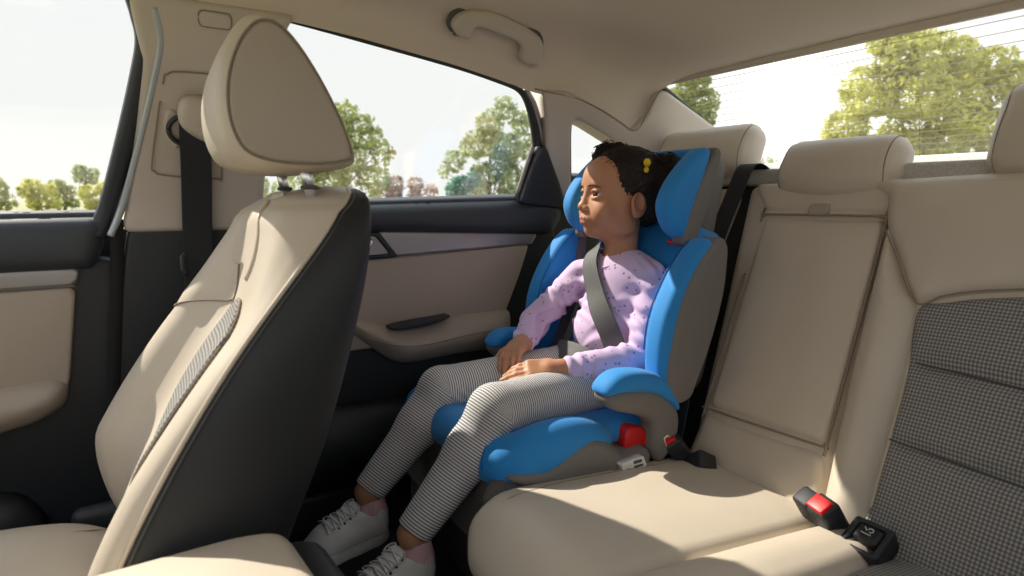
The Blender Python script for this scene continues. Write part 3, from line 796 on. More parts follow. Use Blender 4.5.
# headrest: wedge profile extruded across the seat
prof = catmull([(-.246, .842), (-.249, .856), (-.236, .896), (-.213, .945), (-.186, .99), (-.163, 1.018), (-.142, 1.030), (-.120, 1.024), (-.098, .994), (-.083, .95), (-.080, .905), (-.088, .868), (-.104, .847), (-.14, .836), (-.20, .834)], 6)
pc = A([-.178, .905])
xs = [.2165, .2165, .2165, .2170, .2190, .2240, .233, .247, .265, .36, .455, .473, .487, .496, .501, .5035, .5035, .5035]; sc = [.2, .5, .70, .80, .86, .91, .955, .985, 1, 1.01, 1, .985, .955, .91, .86, .80, .5, .2]
G = [np.column_stack([np.full(len(prof), x), pc+(prof-pc)*s_]) for x, s_ in zip(xs, sc)]
hr = grid_mesh('headrest', G, L_, fs, closed_v=True, caps=True)
sp = pc+(prof-pc)*.865; sp = resample(sp, .006)
def hside(a, b): return np.stack([np.full_like(a, .2205), a, b], 1)
puff('side_panel', sp, hside, M['leather_dark'], hr, r=.005, h=.01, depth=.004, bulge=.004, bd=.03, flip=True)
q = np.column_stack([np.full(len(sp), .2180), pc+(sp-pc)*1.015]); tubes('piping', [np.vstack([q, q[:1]])], .0016, M['seam'], hr, 6)
for x in (.266, .440):
    tubes('headrest_post', [A([(x, -.197, .79), (x, -.185, .86)])], .008, M['chrome'], hr, 12)
    o = bevel_box('post_collar', (x, -.193, .8135), (.012, .010, .003), .0025, M['seam_dark'], hr)
# cushion
def fcz(a, b): return np.stack([a, b, .252+.10*np.clip(b-.10, -.1, .6)*.25-.04*np.clip((.22-b)/.2, 0, 1)**2], 1)
puff('seat_cushion', rnd([(.17, .04), (.17, .58), (.555, .58), (.555, .30), (.53, .12), (.47, .055)], .06), fcz, L_, fs, r=.045, h=.02, depth=.05, bulge=.02)
seam('cushion_seam', [(.45, .07), (.44, .2), (.44, .40), (.44, .55)], fcz, .062, .0013, M['seam'], fs)
bevel_box('seat_base', (.36, .24, .19), (.19, .30, .07), .02, M['black'], fs)
bevel_box('seat_rail', (.36, .15, .055), (.20, .34, .055), .015, M['black'], fs)
bevel_box('recline_cover', (.575, .06, .235), (.018, .09, .05), .015, M['shell'], fs)
bevel_box('recline_cover', (.158, .10, .24), (.02, .10, .06), .018, M['shell'], fs)

# ================================================================== centre console armrest
cc = thing('center_console', (.03, .1, 0), 'centre console armrest with sunlit beige lid and black rear end', 'console')
def ct(a, b): return np.stack([a, b, .392-.0*a+.0*b], 1)
puff('armrest_lid', rnd([(-.10, .42), (.118, .42), (.126, -.06), (.112, -.112), (-.10, -.135)], [.03, .03, .02, .03, .03]), ct, L_, cc, r=.022, h=.014, depth=.02, bulge=.006)
puff('console_body', rnd([(-.11, .43), (.124, .43), (.130, -.06), (.120, -.150), (-.11, -.172)], [.03, .03, .02, .03, .03]), lambda a, b: np.stack([a, b, np.full_like(a, .372)], 1), M['black'], cc, r=.016, h=.016, depth=.36)
# ================================================================== child booster seat
bs = thing('booster_seat', (.41, -.68, .29), 'blue and grey high-back child booster seat strapped on the rear bench', 'child seat')
BX = .41
def ybk(z): return -.895-.30*(z-.42)
WDY = 0.
def side_fn(x, mir): 
    xx = 2*BX-x if mir else x
    return lambda a, b: np.stack([np.full_like(a, xx), a+WDY*mir, b], 1)
def slab(name, pts, x, m, par, mir=False, smooth=True, n=5, cr=.01, **kw):
    """slab standing in the side plane; outward face at x, body running inboard by depth"""
    P_ = catmull(pts, n) if smooth else rnd(pts, cr)
    return puff(name, P_, side_fn(x, mir), m, par, flip=not mir, **kw)
# seat: grey base with side crescents, blue pad
base = [(-.468, .345), (-.49, .350), (-.546, .354), (-.60, .374), (-.645, .378), (-.694, .352), (-.72, .335), (-.765, .335), (-.785, .32), (-.775, .292), (-.72, .286), (-.668, .284), (-.578, .292), (-.50, .322)]
slab('seat_base', base, .204, M['grey_cloth'], bs, n=4, r=.022, h=.012, depth=.412, back='puff', bulge=.006)
F = Field((.17, -.99, .28), (.65, -.38, .48), .005)
F.add(rbox((.41, -.68, .350), (.185, .225, .038), .034, rotx(3)), 0)
for sx in (.226, .594):
    F.add(ell((sx, -.580, .350), (.044, .130, .064)), .015)
F.add(cap((.26, -.475, .350), (.56, -.475, .350), .034), .03)
F.cut(ell((.41, -.70, .475), (.140, .34, .088)), .03)
def below(x, y, z): return np.interp(y, [-.99, -.90, -.70, -.645, -.6, -.546, -.486, -.445, -.38], [.34, .34, .346, .370, .366, .344, .336, .330, .33])-z-.0*x
F.cutall(lambda x, y, z: (np.interp(y, [-.99, -.9, -.70, -.645, -.6, -.546, -.486, -.445, -.38], [.33, .33, .340, .366, .362, .340, .326, .318, .318])-z)*.8+0*x, .006)
pad_o = sdf_obj('seat_pad', F, M['blue'], bs)
def on_field(Fd, pts, off=.0005, it=3):
    p = A(pts, float)
    for _ in range(it): p = p-Fd.grad(p)*(Fd.sample(p)-off)[:, None]
    return p
for sx, s2 in ((.245, 1), (.575, -1)):
    pp = catmull([(sx-.012*s2, -.444, .352), (sx, -.458, .395), (sx+.004*s2, -.53, .42), (sx, -.62, .41), (sx-.01*s2, -.68, .375)], 8, False)
    tubes('piping', [on_field(F, pp)], .0016, M['blue_seam'], pad_o, 6)
# back panel
bp_fn = lambda a, b: np.stack([a, ybk(b), b], 1)
puff('back_panel', rnd([(.245, .40), (.600, .40), (.598, .66), (.56, .745), (.28, .745), (.25, .66)], .03), bp_fn, M['blue'], bs, r=.02, h=.018, depth=.06, bulge=.008, flip=True)
puff('back_shell', rnd([(.245, .40), (.575, .40), (.57, .66), (.53, .74), (.29, .74), (.25, .66)], .04), lambda a, b: np.stack([a, ybk(b)-.035, b], 1), M['grey_cloth'], bs, r=.02, h=.02, depth=.045, flip=True)
# torso wings
wing = [(-.800, .43), (-.794, .47), (-.794, .53), (-.806, .585), (-.836, .645), (-.874, .695), (-.908, .722), (-.924, .712), (-.926, .68), (-.912, .60), (-.885, .52), (-.860, .455), (-.84, .428)]
shell = [(-.812, .430), (-.807, .462), (-.812, .51), (-.836, .605), (-.878, .676), (-.930, .722), (-.953, .712), (-.957, .68), (-.950, .61), (-.922, .52), (-.888, .445), (-.870, .415), (-.835, .410)]
# head wings
hw = [(-.922, .713), (-.884, .732), (-.864, .764), (-.862, .794), (-.880, .830), (-.914, .866), (-.946, .892), (-.966, .899), (-.976, .888), (-.962, .84), (-.942, .785), (-.932, .725)]
hs = [(-.902, .714), (-.915, .764), (-.946, .832), (-.982, .893), (-.996, .895), (-.998, .87), (-.972, .79), (-.942, .722), (-.922, .706)]
WDY = .018                       # the far wings stand a little further forward
for mir in (False, True):
    w = slab('side_wing', wing, .197, M['blue'], bs, mir, r=.015, h=.009, depth=.022, back='puff', bulge=.004)
    slab('wing_shell', shell, .1855, M['grey_cloth'], w, mir, r=.010, h=.009, depth=.036, bulge=.004)
    ins_ = catmull(wing, 5); c0 = ins_.mean(0); q = c0+(ins_-c0)*.93; q = q[8:38]
    xx = .2335 if not mir else 2*BX-.2335
    tubes('piping', [np.column_stack([np.full(len(q), xx), q+A([WDY*mir, 0])])], .0016, M['blue_seam'], w, 6)
    w = slab('head_wing', hw, .258, M['blue'], bs, mir, r=.014, h=.009, depth=.018, back='puff', bulge=.004)
    slab('wing_shell', hs, .2480, M['grey_cloth'], w, mir, r=.009, h=.008, depth=.026, bulge=.003)
WDY = 0.
puff('head_panel', rnd([(.295, .72), (.525, .72), (.53, .86), (.515, .904), (.305, .904), (.29, .86)], .02), lambda a, b: np.stack([a, -.985-.20*(b-.72), b], 1), M['blue'], bs, r=.014, h=.014, depth=.035, flip=True)
puff('head_shell', rnd([(.29, .715), (.53, .715), (.53, .86), (.52, .89), (.30, .89), (.29, .86)], .02), lambda a, b: np.stack([a, -1.012-.20*(b-.72), b], 1), M['grey_cloth'], bs, r=.012, h=.014, depth=.03, flip=True)
# red belt guides under the head wings
for mir in (False, True):
    slab('belt_guide', [(-.905, .712), (-.935, .718), (-.965, .722), (-.985, .708), (-.972, .690), (-.945, .700), (-.915, .704)], .268, M['red'], bs, mir, r=.004, h=.005, depth=.022, back='puff')
# armrests
arm_g = [(-.672, .454), (-.710, .4585), (-.770, .448), (-.810, .428), (-.842, .398), (-.848, .36), (-.828, .318), (-.80, .298), (-.782, .325), (-.784, .366), (-.768, .390), (-.735, .405), (-.700, .416), (-.678, .428), (-.668, .442)]
arm_b = [(-.6665, .452), (-.668, .470), (-.692, .4865), (-.728, .489), (-.775, .480), (-.812, .460), (-.838, .432), (-.850, .396), (-.838, .396), (-.812, .416), (-.772, .438), (-.712, .4495)]
for mir in (False, True):
    a = slab('armrest', arm_g, .194, M['grey_cloth'], bs, mir, r=.017, h=.007, depth=.022, back='puff')
    slab('armrest_pad', arm_b, .193, M['blue'], a, mir, r=.018, h=.006, depth=.024, back='puff', bulge=.003)
# small labels and the red lap-belt hooks at the near side
slab('label', [(-.800, .350), (-.812, .356), (-.826, .336), (-.812, .326)], .1775, M['white_label'], bs, smooth=False, cr=.002, r=.0008, h=.004, depth=.002)
slab('label_mark', [(-.804, .349), (-.815, .351), (-.822, .338), (-.810, .332)], .1765, M['red'], bs, smooth=False, cr=.003, r=.0006, h=.003, depth=.001)
slab('belt_hook', [(-.735, .362), (-.748, .372), (-.775, .366), (-.79, .35), (-.785, .325), (-.745, .322), (-.732, .335)], .212, M['red'], bs, r=.006, h=.005, depth=.03, back='puff', bulge=.002)
slab('belt_hook', [(-.690, .300), (-.722, .302), (-.726, .283), (-.695, .279)], .176, M['red'], bs, smooth=False, cr=.006, r=.005, h=.005, depth=.03, back='puff')
lb = slab('warning_label', [(-.688, .328), (-.742, .332), (-.752, .310), (-.698, .306)], .168, M['white_label'], bs, smooth=False, cr=.003, r=.0008, h=.005, depth=.016)
for k_, (y0, y1, z0, z1) in enumerate([(-.716, -.738, .328, .321), (-.718, -.742, .318, .313), (-.698, -.712, .316, .311)]):
    slab('printed_block', [(y0, z0), (y1, z0), (y1-.002, z1), (y0-.002, z1)], .1675, M['seam_dark'], lb, smooth=False, cr=.001, r=.0004, h=.004, depth=.0012)

# ================================================================== belts and buckles
def strap(name, pts, halfw, wdir, m, par, n=10, thick=.0016):
    P_ = catmull(pts, n, False); W_ = A(wdir, float)
    if W_.ndim == 1: W_ = np.tile(W_, (len(P_), 1))
    else: W_ = catmull(W_, n, False)
    T_ = np.gradient(P_, axis=0); T_ /= np.linalg.norm(T_, axis=1)[:, None]
    W_ = W_-T_*(W_*T_).sum(1)[:, None]; W_ /= np.linalg.norm(W_, axis=1)[:, None]
    return ribbon(name, P_, W_*halfw, thick, m, par)
def sbp(x, z, off): return A([x, -.9-.5*(z-.28)+off*.894, z+off*.447])
# belt lying on the bench beside the booster
nb = thing('seat_belt', tuple(sbp(.31, .84, 0)), 'black seat belt hanging down the bench between booster and folding armrest', 'seat belt')
strap('webbing', [sbp(.308, .868, -.05), sbp(.310, .872, .0), sbp(.312, .855, .026), sbp(.316, .80, .026), sbp(.316, .70, .028), sbp(.306, .58, .031), sbp(.286, .48, .034), sbp(.258, .42, .040), sbp(.236, .36, .042), sbp(.224, .31, .042), (.214, -.858, .30)], .023, (1, 0, 0), M['webbing'], nb)
o = bevel_box('latch_plate', tuple(sbp(.259, .415, .050)), (.030, .016, .006), .004, M['black'], nb, R=Matrix.Rotation(math.radians(63), 3, 'X'))
tubes('belt_stitching', [[sbp(.250, .398, .0445), sbp(.245, .372, .0445)], [sbp(.240, .400, .0445), sbp(.235, .374, .0445)]], .0009, M['icon_white'], nb, 5)
# front belt on the B-pillar
fb = thing('seat_belt', (.68, -.10, .96), 'black front seat belt hanging on the beige door pillar', 'seat belt')
xw = lambda y, z, o: A([float(wx(A([y]), A([z]))[0])-o, y, z])
strap('webbing', [xw(-.083, .935, .046), xw(-.0825, .91, .050), xw(-.081, .83, .046), xw(-.078, .75, .042), xw(-.074, .65, .044), xw(-.07, .5, .046), xw(-.07, .25, .046)], .0255, (0, 1, 0), M['webbing'], fb)
rg = [xw(-.078+.037*math.cos(a), .918+.027*math.sin(a), .042) for a in np.linspace(0, 2*math.pi, 30, endpoint=False)]
tubes('belt_guide', [rg+rg[:1]], .0045, M['black'], fb)
puff('guide_cover', catmull([(-.058, .955), (-.073, .974), (-.11, .974), (-.128, .965), (-.13, .91), (-.113, .898), (-.086, .905), (-.060, .926)], 5), wall_at(.045), M['trim'], fb, r=.014, h=.007, depth=.02, bulge=.012, flip=True)
puff('guide_base', catmull([(-.036, .945), (-.048, .955), (-.065, .94), (-.065, .905), (-.054, .888), (-.042, .898), (-.034, .920)], 5), wall_at(.025), M['trim'], fb, r=.008, h=.006, depth=.01, bulge=.004, flip=True)
tubes('tongue_stop', [[xw(-.052, .695, .05), xw(-.046, .69, .055), xw(-.046, .665, .055), xw(-.052, .655, .05)]], .003, M['seam_dark'], fb)
# buckles
def buckle(loc, R, label, red=True, size=(.017, .012, .034), group=None):
    t_ = thing('seat_belt_buckle', loc, label, 'buckle', group)
    l = Vector(loc)
    bevel_box('housing', loc, size, .006, M['black'], t_, R=R)
    tip = l+R@Vector((0, 0, size[2]))
    if red:
        bevel_box('release_button', tuple(tip+R@Vector((.0, .002, .0005))), (size[0]*.78, size[1]*.70, .005), .0025, M['red'], t_, R=R)
    bevel_box('stalk', tuple(l-R@Vector((0, 0, size[2]+.012))), (.011, .006, .022), .003, M['webbing'], t_, R=R)
    return t_
def basis(zax, xax):
    z = Vector(zax).normalized(); x = Vector(xax); x = (x-z*x.dot(z)).normalized(); y = z.cross(x)
    return Matrix((x, y, z)).transposed()
buckle((.183, -.850, .312), basis((.10, .60, .75), (.8, -.4, .2)), 'black buckle with red button latched beside the booster armrest', size=(.022, .017, .040))
buckle((.140, -.858, .298), basis((-.75, -.1, .6), (.4, .85, .3)), 'plain black buckle head lying on the cushion right of the booster', red=False, size=(.021, .017, .028))
cb = buckle((-.112, -.862, .312), basis((.10, .55, .80), (.95, -.25, .05)), 'black buckle with bright red button in the bench crease', size=(.020, .018, .030))
bevel_box('buckle_guard', (-.083, -.862, .318), (.016, .016, .024), .005, M['shell'], cb, R=basis((.10, .55, .80), (.95, -.25, .05)))
ic = thing('anchor_cover', (-.172, -.875, .30), 'black hinged anchor cover with white printed icon beside red-button buckle', 'anchor cover')
Rc = basis((.0, .5, .86), (1, 0, 0))
fnc = lambda a, b: A([-.172, -.858, .308])+np.outer(a, A(Rc.col[0]))*.85+np.outer(b, -A(Rc.col[1]))*.85
puff('frame', rnd([(-.034, -.032), (.034, -.032), (.034, .036), (-.034, .036)], .008), fnc, M['black'], ic, r=.005, h=.005, depth=.03, hole=rnd([(-.022, -.022), (.022, -.022), (.022, .026), (-.022, .026)], .005), flip=True)
puff('flap', rnd([(-.021, -.006), (.021, -.006), (.021, .025), (-.021, .025)], .005), fnc, M['shell'], ic, r=.006, h=.004, depth=.02, lift=-.001, bulge=.003, flip=True)
puff('back_plate', rnd([(-.026, -.026), (.026, -.026), (.026, .03), (-.026, .03)], .004), fnc, M['carpet'], ic, r=.002, h=.008, depth=.01, lift=-.014, flip=True)
zz = .0085
def cpt(a, b): return A([-.172, -.858, .308])+A(Rc.col[0])*a*.85-A(Rc.col[1])*b*.85+A(Rc.col[2])*zz
tubes('printed_icon', [[cpt(-.008, .004), cpt(.009, .004)], [cpt(-.004+.004*math.cos(a), .013+.004*math.sin(a)) for a in np.linspace(0, 5, 12)], [cpt(.002, .011), cpt(.007, .016)]], .0008, M['icon_white'], ic, 5)
# ================================================================== the child
PB = (.41, -.84, .385)
# joints
SHn, ELn, WRn = A([.322, -.905, .628]), A([.281, -.838, .480]), A([.320, -.665, .466])
SHf, ELf, WRf = A([.502, -.850, .622]), A([.552, -.752, .510]), A([.490, -.685, .480])
HPn, KNn, ANn = A([.348, -.83, .410]), A([.288, -.497, .428]), A([.290, -.338, .240])
HPf, KNf, ANf = A([.468, -.83, .415]), A([.488, -.485, .412]), A([.480, -.322, .235])
HC = A([.424, -.890, .806])
HR = mm(rotz(-14), rotx(2))                 # head turned towards the window
def hl(p): return HC+HR@A(p, float)
SK = []                                      # (prim, blend) of the bare body
def hell(c, r, k=.012, R=None): SK.append((ell(hl(c), r, HR if R is None else HR@A(R)), k))
def hcap(a, b, ra, rb, k=.01): SK.append((cap(hl(a), hl(b), ra, rb), k))
# torso, limbs
SK += [(ell((.41, -.885, .575), (.085, .058, .10)), .02), (ell((.41, -.865, .47), (.085, .060, .085)), .03),
       (cap(SHn, ELn, .024, .019), .01), (cap(ELn, WRn, .019, .0180), .004), (cap(SHf, ELf, .024, .019), .01), (cap(ELf, WRf, .019, .0180), .004),
       (cap((.345, -.90, .640), (.482, -.868, .638), .026), .03),
       (cap(HPn, KNn, .046, .031), .01), (cap(KNn, ANn, .031, .0225), .006), (cap(HPf, KNf, .046, .031), .01), (cap(KNf, ANf, .031, .0225), .006)]
for an, d in ((ANn, A([-.10, .97, -.08])), (ANf, A([-.06, .99, -.05]))):
    SK += [(cap(an, an+A([0, -.01, -.045]), .0225, .022), .01), (cap(an+A([0, -.01, -.05]), an+A([0, -.01, -.055])+d*.055, .022, .017), .02)]
# neck and head
SK += [(cap((.412, -.885, .655), hl((0, -.016, -.055)), .037, .034), .02)]
hell((0, -.014, .026), (.0685, .084, .070), 0.01)
hell((0, .022, -.028), (.060, .058, .064), .03)
hell((0, .034, .034), (.056, .047, .043), .02)
hell((0, .028, -.060), (.042, .045, .034), .022)
hell((0, .059, -.079), (.0180, .0155, .0130), .018)
for s in (-1, 1):
    hell((s*.034, .053, -.040), (.0265, .0225, .0265), .016)
    hell((s*.045, .012, -.064), (.017, .03, .022), .02)
hcap((0, .073, .006), (0, .0845, -.026), .0058, .0090, .010)
hell((0, .0865, -.0290), (.0100, .0090, .0085), .006)
for s in (-1, 1): hell((s*.0110, .0820, -.0325), (.0072, .0078, .0065), .005)
for s in (-1, 1): hell((s*.024, .066, .0195), (.018, .009, .005), .012)
hell((0, .0765, -.0545), (.021, .0105, .012), .010)
CUTS = [(ell(hl((s*.0285, .0835, -.002)), (.0165, .012, .0115), HR), .010) for s in (-1, 1)]
LID = []
for s in (-1, 1):
    e = A([s*.0285, .0605, -.002])
    up = [e+A([.0145*math.sin(t)*s*1.0, .0128*math.cos(t*.9), .0055+.0028*math.cos(t*1.4)]) for t in np.linspace(-1.05, 1.05, 7)]
    dn = [e+A([.0145*math.sin(t)*s*1.0, .0124*math.cos(t*.9), -.0064-.0018*math.cos(t*1.4)]) for t in np.linspace(-1.05, 1.05, 7)]
    for P_ in (up, dn):
        for a, b in zip(P_[:-1], P_[1:]): LID.append((cap(hl(a), hl(b), .0026), .004))
# ears
for s in (-1, 1):
    Re = mm(HR, rotz(-s*22), rotx(-8))
    SK.append((ell(hl((s*.073, -.010, -.022)), (.0085, .0225, .0265), Re), .006))
    SK.append((ell(hl((s*.071, -.005, -.039)), (.0075, .009, .010), Re), .006))
    CUTS.append((ell(hl((s*.0800, -.007, -.017)), (.0085, .0130, .0180), Re), .003))
HAND = []
def hand(w, d, n, side, curl, spread=.0, thumb=1., L=1.):
    """w wrist, d pointing direction, n back of the hand, side +1: index finger on the n x d side"""
    d = A(d, float); d /= np.linalg.norm(d); n = A(n, float); n -= d*(n@d); n /= np.linalg.norm(n); t = np.cross(n, d)*side
    P0 = A(w, float); K = []
    pal = P0+d*.031
    HAND.append((rbox(pal, (.0235, .029, .0105), .0095, np.stack([t, d, n], 1)), .010))
    HAND.append((cap(P0-d*.012, P0+d*.012, .0165, .016), .012))
    for i, (off, ln, r_) in enumerate([(.0178, .044, .0070), (.0062, .049, .0072), (-.0056, .046, .0069), (-.0168, .037, .0061)]):
        k0 = P0+d*(.056-abs(off-.006)*.25)+t*off-n*.001; c = curl[i]; p = k0; dd = d+t*off*spread*8; dd /= np.linalg.norm(dd); ang = 0
        HAND.append((cap(p-dd*.014, p, r_*1.05, r_*1.08), .006))
        for j, f in enumerate((.44, .32, .24)):
            ang += c*(.75, 1.0, .8)[j]; v = dd*math.cos(ang)-n*math.sin(ang); q = p+v*ln*f*L*1.08
            HAND.append((cap(p, q, r_*(1.05-.10*j), r_*(.97-.12*j)), .0022)); p = q
    b0 = P0+d*.012+t*.0165-n*.003; v1 = d*.62+t*.74-n*.28; v1 /= np.linalg.norm(v1); v2 = d*.90+t*.22-n*.30; v2 /= np.linalg.norm(v2)
    m1 = b0+v1*.026*thumb; m2 = m1+v2*.019; m3 = m2+v2*.016
    HAND.extend([(cap(b0, m1, .0105, .0085), .008), (cap(m1, m2, .0082, .0075), .003), (cap(m2, m3, .0074, .0062), .003)])
hand(WRf+A([-.004, .010, .004]), (-.62, .78, -.10), (.10, .10, .98), -1, [.42, .45, .5, .55], .12)
hand(WRn+A([.003, .012, .006]), (.36, .93, -.03), (-.52, .10, .84), 1, [.16, .20, .26, .30], .05)


FB = Field((.21, -1.02, .13), (.62, -.20, .92), .002)
for pr, k in SK: FB.add(pr, k)
for pr, k in CUTS: FB.cut(pr, k)
for pr, k in LID: FB.add(pr, k)
for pr, k in HAND: FB.add(pr, k)
person = sdf_obj('person', FB, M['skin'], None)
tag(person, 'young child in lilac top and striped leggings sitting in the blue booster seat', 'person')
def onb(p, off=.0006): return on_field(FB, p, off, 4)
BROW = mat('eyebrow_hair', (.105, .052, .034), .85)
# eyes, brows, lashes, lips
for s in (-1, 1):
    c = hl((s*.0285, .0608, -.002)); look = HR@A([-.12, .99, .02]); look /= np.linalg.norm(look)
    V = []; Fc = []; n1, n2 = 14, 20
    e1 = np.cross(look, [0, 0, 1.]); e1 /= np.linalg.norm(e1); e2 = np.cross(e1, look)
    for i in range(n1+1):
        a = math.pi*i/n1
        for j in range(n2):
            b = 2*math.pi*j/n2; V.append(c+.0135*(look*math.cos(a)+math.sin(a)*(e1*math.cos(b)+e2*math.sin(b))))
    for i in range(n1):
        for j in range(n2): Fc.append((i*n2+j, i*n2+(j+1) % n2, (i+1)*n2+(j+1) % n2, (i+1)*n2+j))
    ey = link_mesh('eye', V, Fc, M['eye_white'], person)
    V = [c+.01365*look]; Fc = []
    for i in range(1, 5):
        a = .74*i/4
        for j in range(20):
            b = 2*math.pi*j/20; V.append(c+.01368*(look*math.cos(a)+math.sin(a)*(e1*math.cos(b)+e2*math.sin(b))))
    for j in range(20): Fc.append((0, 1+j, 1+(j+1) % 20))
    for i in range(3):
        for j in range(20): Fc.append((1+i*20+j, 1+(i+1)*20+j, 1+(i+1)*20+(j+1) % 20, 1+i*20+(j+1) % 20))
    link_mesh('iris', V, Fc, M['iris'], ey)
    pts = catmull([hl((s*x, y, z)) for x, y, z in ((.011, .082, .0140), (.022, .083, .0165), (.034, .080, .0162), (.046, .066, .0115))], 6, False)
    tubes('eyebrow', [onb(pts, .0002)], np.concatenate([np.linspace(.0010, .0022, 7), np.linspace(.0022, .0008, len(pts)-7)]), BROW, person, 6)
    e = A([s*.0285, .0605, -.002])
    pts = [hl(e+A([.0150*math.sin(t)*s, .0146*math.cos(t*.9), .0042+.0028*math.cos(t*1.4)])) for t in np.linspace(-1.0, 1.12, 12)]
    tubes('eyelashes', [pts], .0015, M['hair'], person, 6)
LIPM = mat('lips', (.42, .175, .135), .6, sss=.1)
FL = Field(hl((0, .075, -.058))-.04, hl((0, .075, -.058))+.04, .0012)
for x0, x1, z0, z1, r0, r1 in ((0, .010, -.0525, -.0535, .0046, .0042), (.010, .0200, -.0535, -.0572, .0042, .0016)):
    for s in (-1, 1): FL.add(cap(hl((s*x0, .0834, z0)), hl((s*x1, .0834-x1*.42, z1)), r0, r1), .003)
for x0, x1, z0, z1, r0, r1 in ((0, .009, -.0625, -.0620, .0056, .0048), (.009, .0185, -.0620, -.0580, .0048, .0015)):
    for s in (-1, 1): FL.add(cap(hl((s*x0, .0812, z0)), hl((s*x1, .0812-x1*.40, z1)), r0, r1), .0012)
sdf_obj('lips', FL, LIPM, person)

# hair: close cap, hairline, two curly puffs
FHr = Field((.27, -1.06, .70), (.55, -.74, .98), .0032)
FHr.add(ell(hl((0, -.020, .031)), (.0770, .0900, .0745), HR), 0)
FHr.add(ell(hl((0, -.062, -.010)), (.066, .050, .058), HR), .02)
FHr.cut(ell(hl((0, .088, -.028)), (.073, .073, .078), HR), .008)
for s in (-1, 1):
    FHr.cut(ell(hl((s*.082, -.006, -.032)), (.020, .026, .032), HR), .008); FHr.cut(ell(hl((s*.066, .034, -.055)), (.03, .028, .05), HR), .008)
PUFF = [(A([.352, -.962, .842]), A([.042, .043, .045])), (A([.342, -.985, .825]), A([.030, .03, .036])), (A([.482, -.900, .893]), A([.024, .026, .026])), (A([.462, -.915, .900]), A([.018, .020, .018]))]
for c, r_ in PUFF: FHr.add(ell(c, r_), .012)
FHr.warp(lambda x, y, z: .0018*np.sin(x*330+1.3*np.sin(y*210))*np.sin(y*310+np.sin(z*190))*np.sin(z*290+x*120)+.0012*np.sin(x*620+y*300)*np.sin(z*560-y*280))
hair = sdf_obj('hair', FHr, M['hair'], person)
hv = np.empty(len(hair.data.vertices)*3); hair.data.vertices.foreach_get('co', hv); hv = hv.reshape(-1, 3)
g_ = FHr.grad(hv)
near = np.min([np.linalg.norm((hv-c)/r_, axis=1) for c, r_ in PUFF], axis=0)
loc = (hv-HC)@HR
ok = (loc[:, 2] > -.02)|(loc[:, 1] < -.04)
pick = np.concatenate([RNG.choice(np.where(near < 1.25)[0], 620), RNG.choice(np.where((near >= 1.25) & ok)[0], 520)])
curls = []
for q_, i in enumerate(pick):
    n_ = g_[i]; big = q_ < 620
    a_ = np.cross(n_, RNG.normal(size=3)); a_ /= np.linalg.norm(a_); b_ = np.cross(n_, a_)
    R0 = RNG.uniform(.004, .0075) if big else RNG.uniform(.002, .0038); hgt = RNG.uniform(.003, .012) if big else RNG.uniform(.0005, .003); ph = RNG.uniform(0, 6.28)
    tt = np.linspace(0, RNG.uniform(4, 8), 12)
    curls.append(hv[i]+np.outer(R0*np.cos(tt+ph), a_)+np.outer(R0*np.sin(tt+ph), b_)+np.outer(hgt*tt/8-.001, n_))
tubes('curls', curls, .0010, M['hair'], hair, 4)
fz = []
edge = np.where((loc[:, 1] > .0) & (loc[:, 2] > .03))[0]
for i in RNG.choice(edge, 160):
    n_ = g_[i]; a_ = np.cross(n_, RNG.normal(size=3)); a_ /= np.linalg.norm(a_); tt = np.linspace(0, 1, 7)
    fz.append(hv[i]+np.outer(tt*RNG.uniform(.006, .014), a_)+np.outer(.004*np.sin(tt*3.1), n_))
tubes('fine_strands', fz, .0004, M['hair'], hair, 3)
# yellow hair bobbles
BOB = [q_+g2*.004 for q_, g2 in ((on_field(FHr, [p_], .0, 4)[0], FHr.grad(on_field(FHr, [p_], .0, 4))[0]) for p_ in ((.345, -.897, .872), (.344, -.892, .857)))]
for c, r_ in ((BOB[0], .0080), (BOB[1], .0056)):
    F2 = Field(c-.02, c+.02, .0012)
    for k_ in range(6):
        a = k_*math.pi/3; F2.add(ell(c+A([0, math.cos(a), math.sin(a)])*r_*.6, (r_*.55,)*3), .002)
    F2.add(ell(c+A([-r_*.3, 0, 0]), (r_*.6,)*3), .002)
    sdf_obj('hair_bobble', F2, M['yellow'], person)

# lilac top
FS = Field((.20, -1.0, .40), (.62, -.62, .72), .0028)
FS.add(ell((.408, -.893, .590), (.098, .070, .098)), 0); FS.add(ell((.406, -.862, .505), (.096, .078, .085)), .04)
FS.add(cap((.345, -.902, .628), (.480, -.868, .626), .034), .04)
FS.add(cap((.385, -.89, .650), (.445, -.880, .650), .030), .03)
# hem: lower edge of the top
FS.cut(((lambda x, y, z: z-(.448+.30*(y+.80))+0*x), A([.25, -.99, .36]), A([.57, -.70, .50])), .004)
FS.add(cap(SHn, ELn, .036, .034), .010); FS.add(cap(ELn, WRn+(WRn-ELn)*.0, .033, .0255), .008)
FS.add(cap(SHf, ELf, .036, .031), .010); FS.add(cap(ELf, WRf, .031, .0245), .008)
FS.cut(ell(hl((-.004, -.012, -.115)), (.046, .050, .046)), .004)
FS.cut(cap((.412, -.885, .655), hl((0, -.016, -.055)), .0375, .036), .003)
def half(p, n, lo, hi):                     # removes everything on the far side of a plane, inside a box
    p = A(p); n = A(n, float)/np.linalg.norm(n)
    return (lambda x, y, z: (x-p[0])*n[0]+(y-p[1])*n[1]+(z-p[2])*n[2]), A(lo), A(hi)
for W_, E_ in ((WRn, ELn), (WRf, ELf)):
    d_ = (W_-E_)/np.linalg.norm(W_-E_); p = W_-d_*.004
    f_, lo, hi = half(p, -d_, p-.045, p+.045); FS.cut((f_, lo, hi), .004)
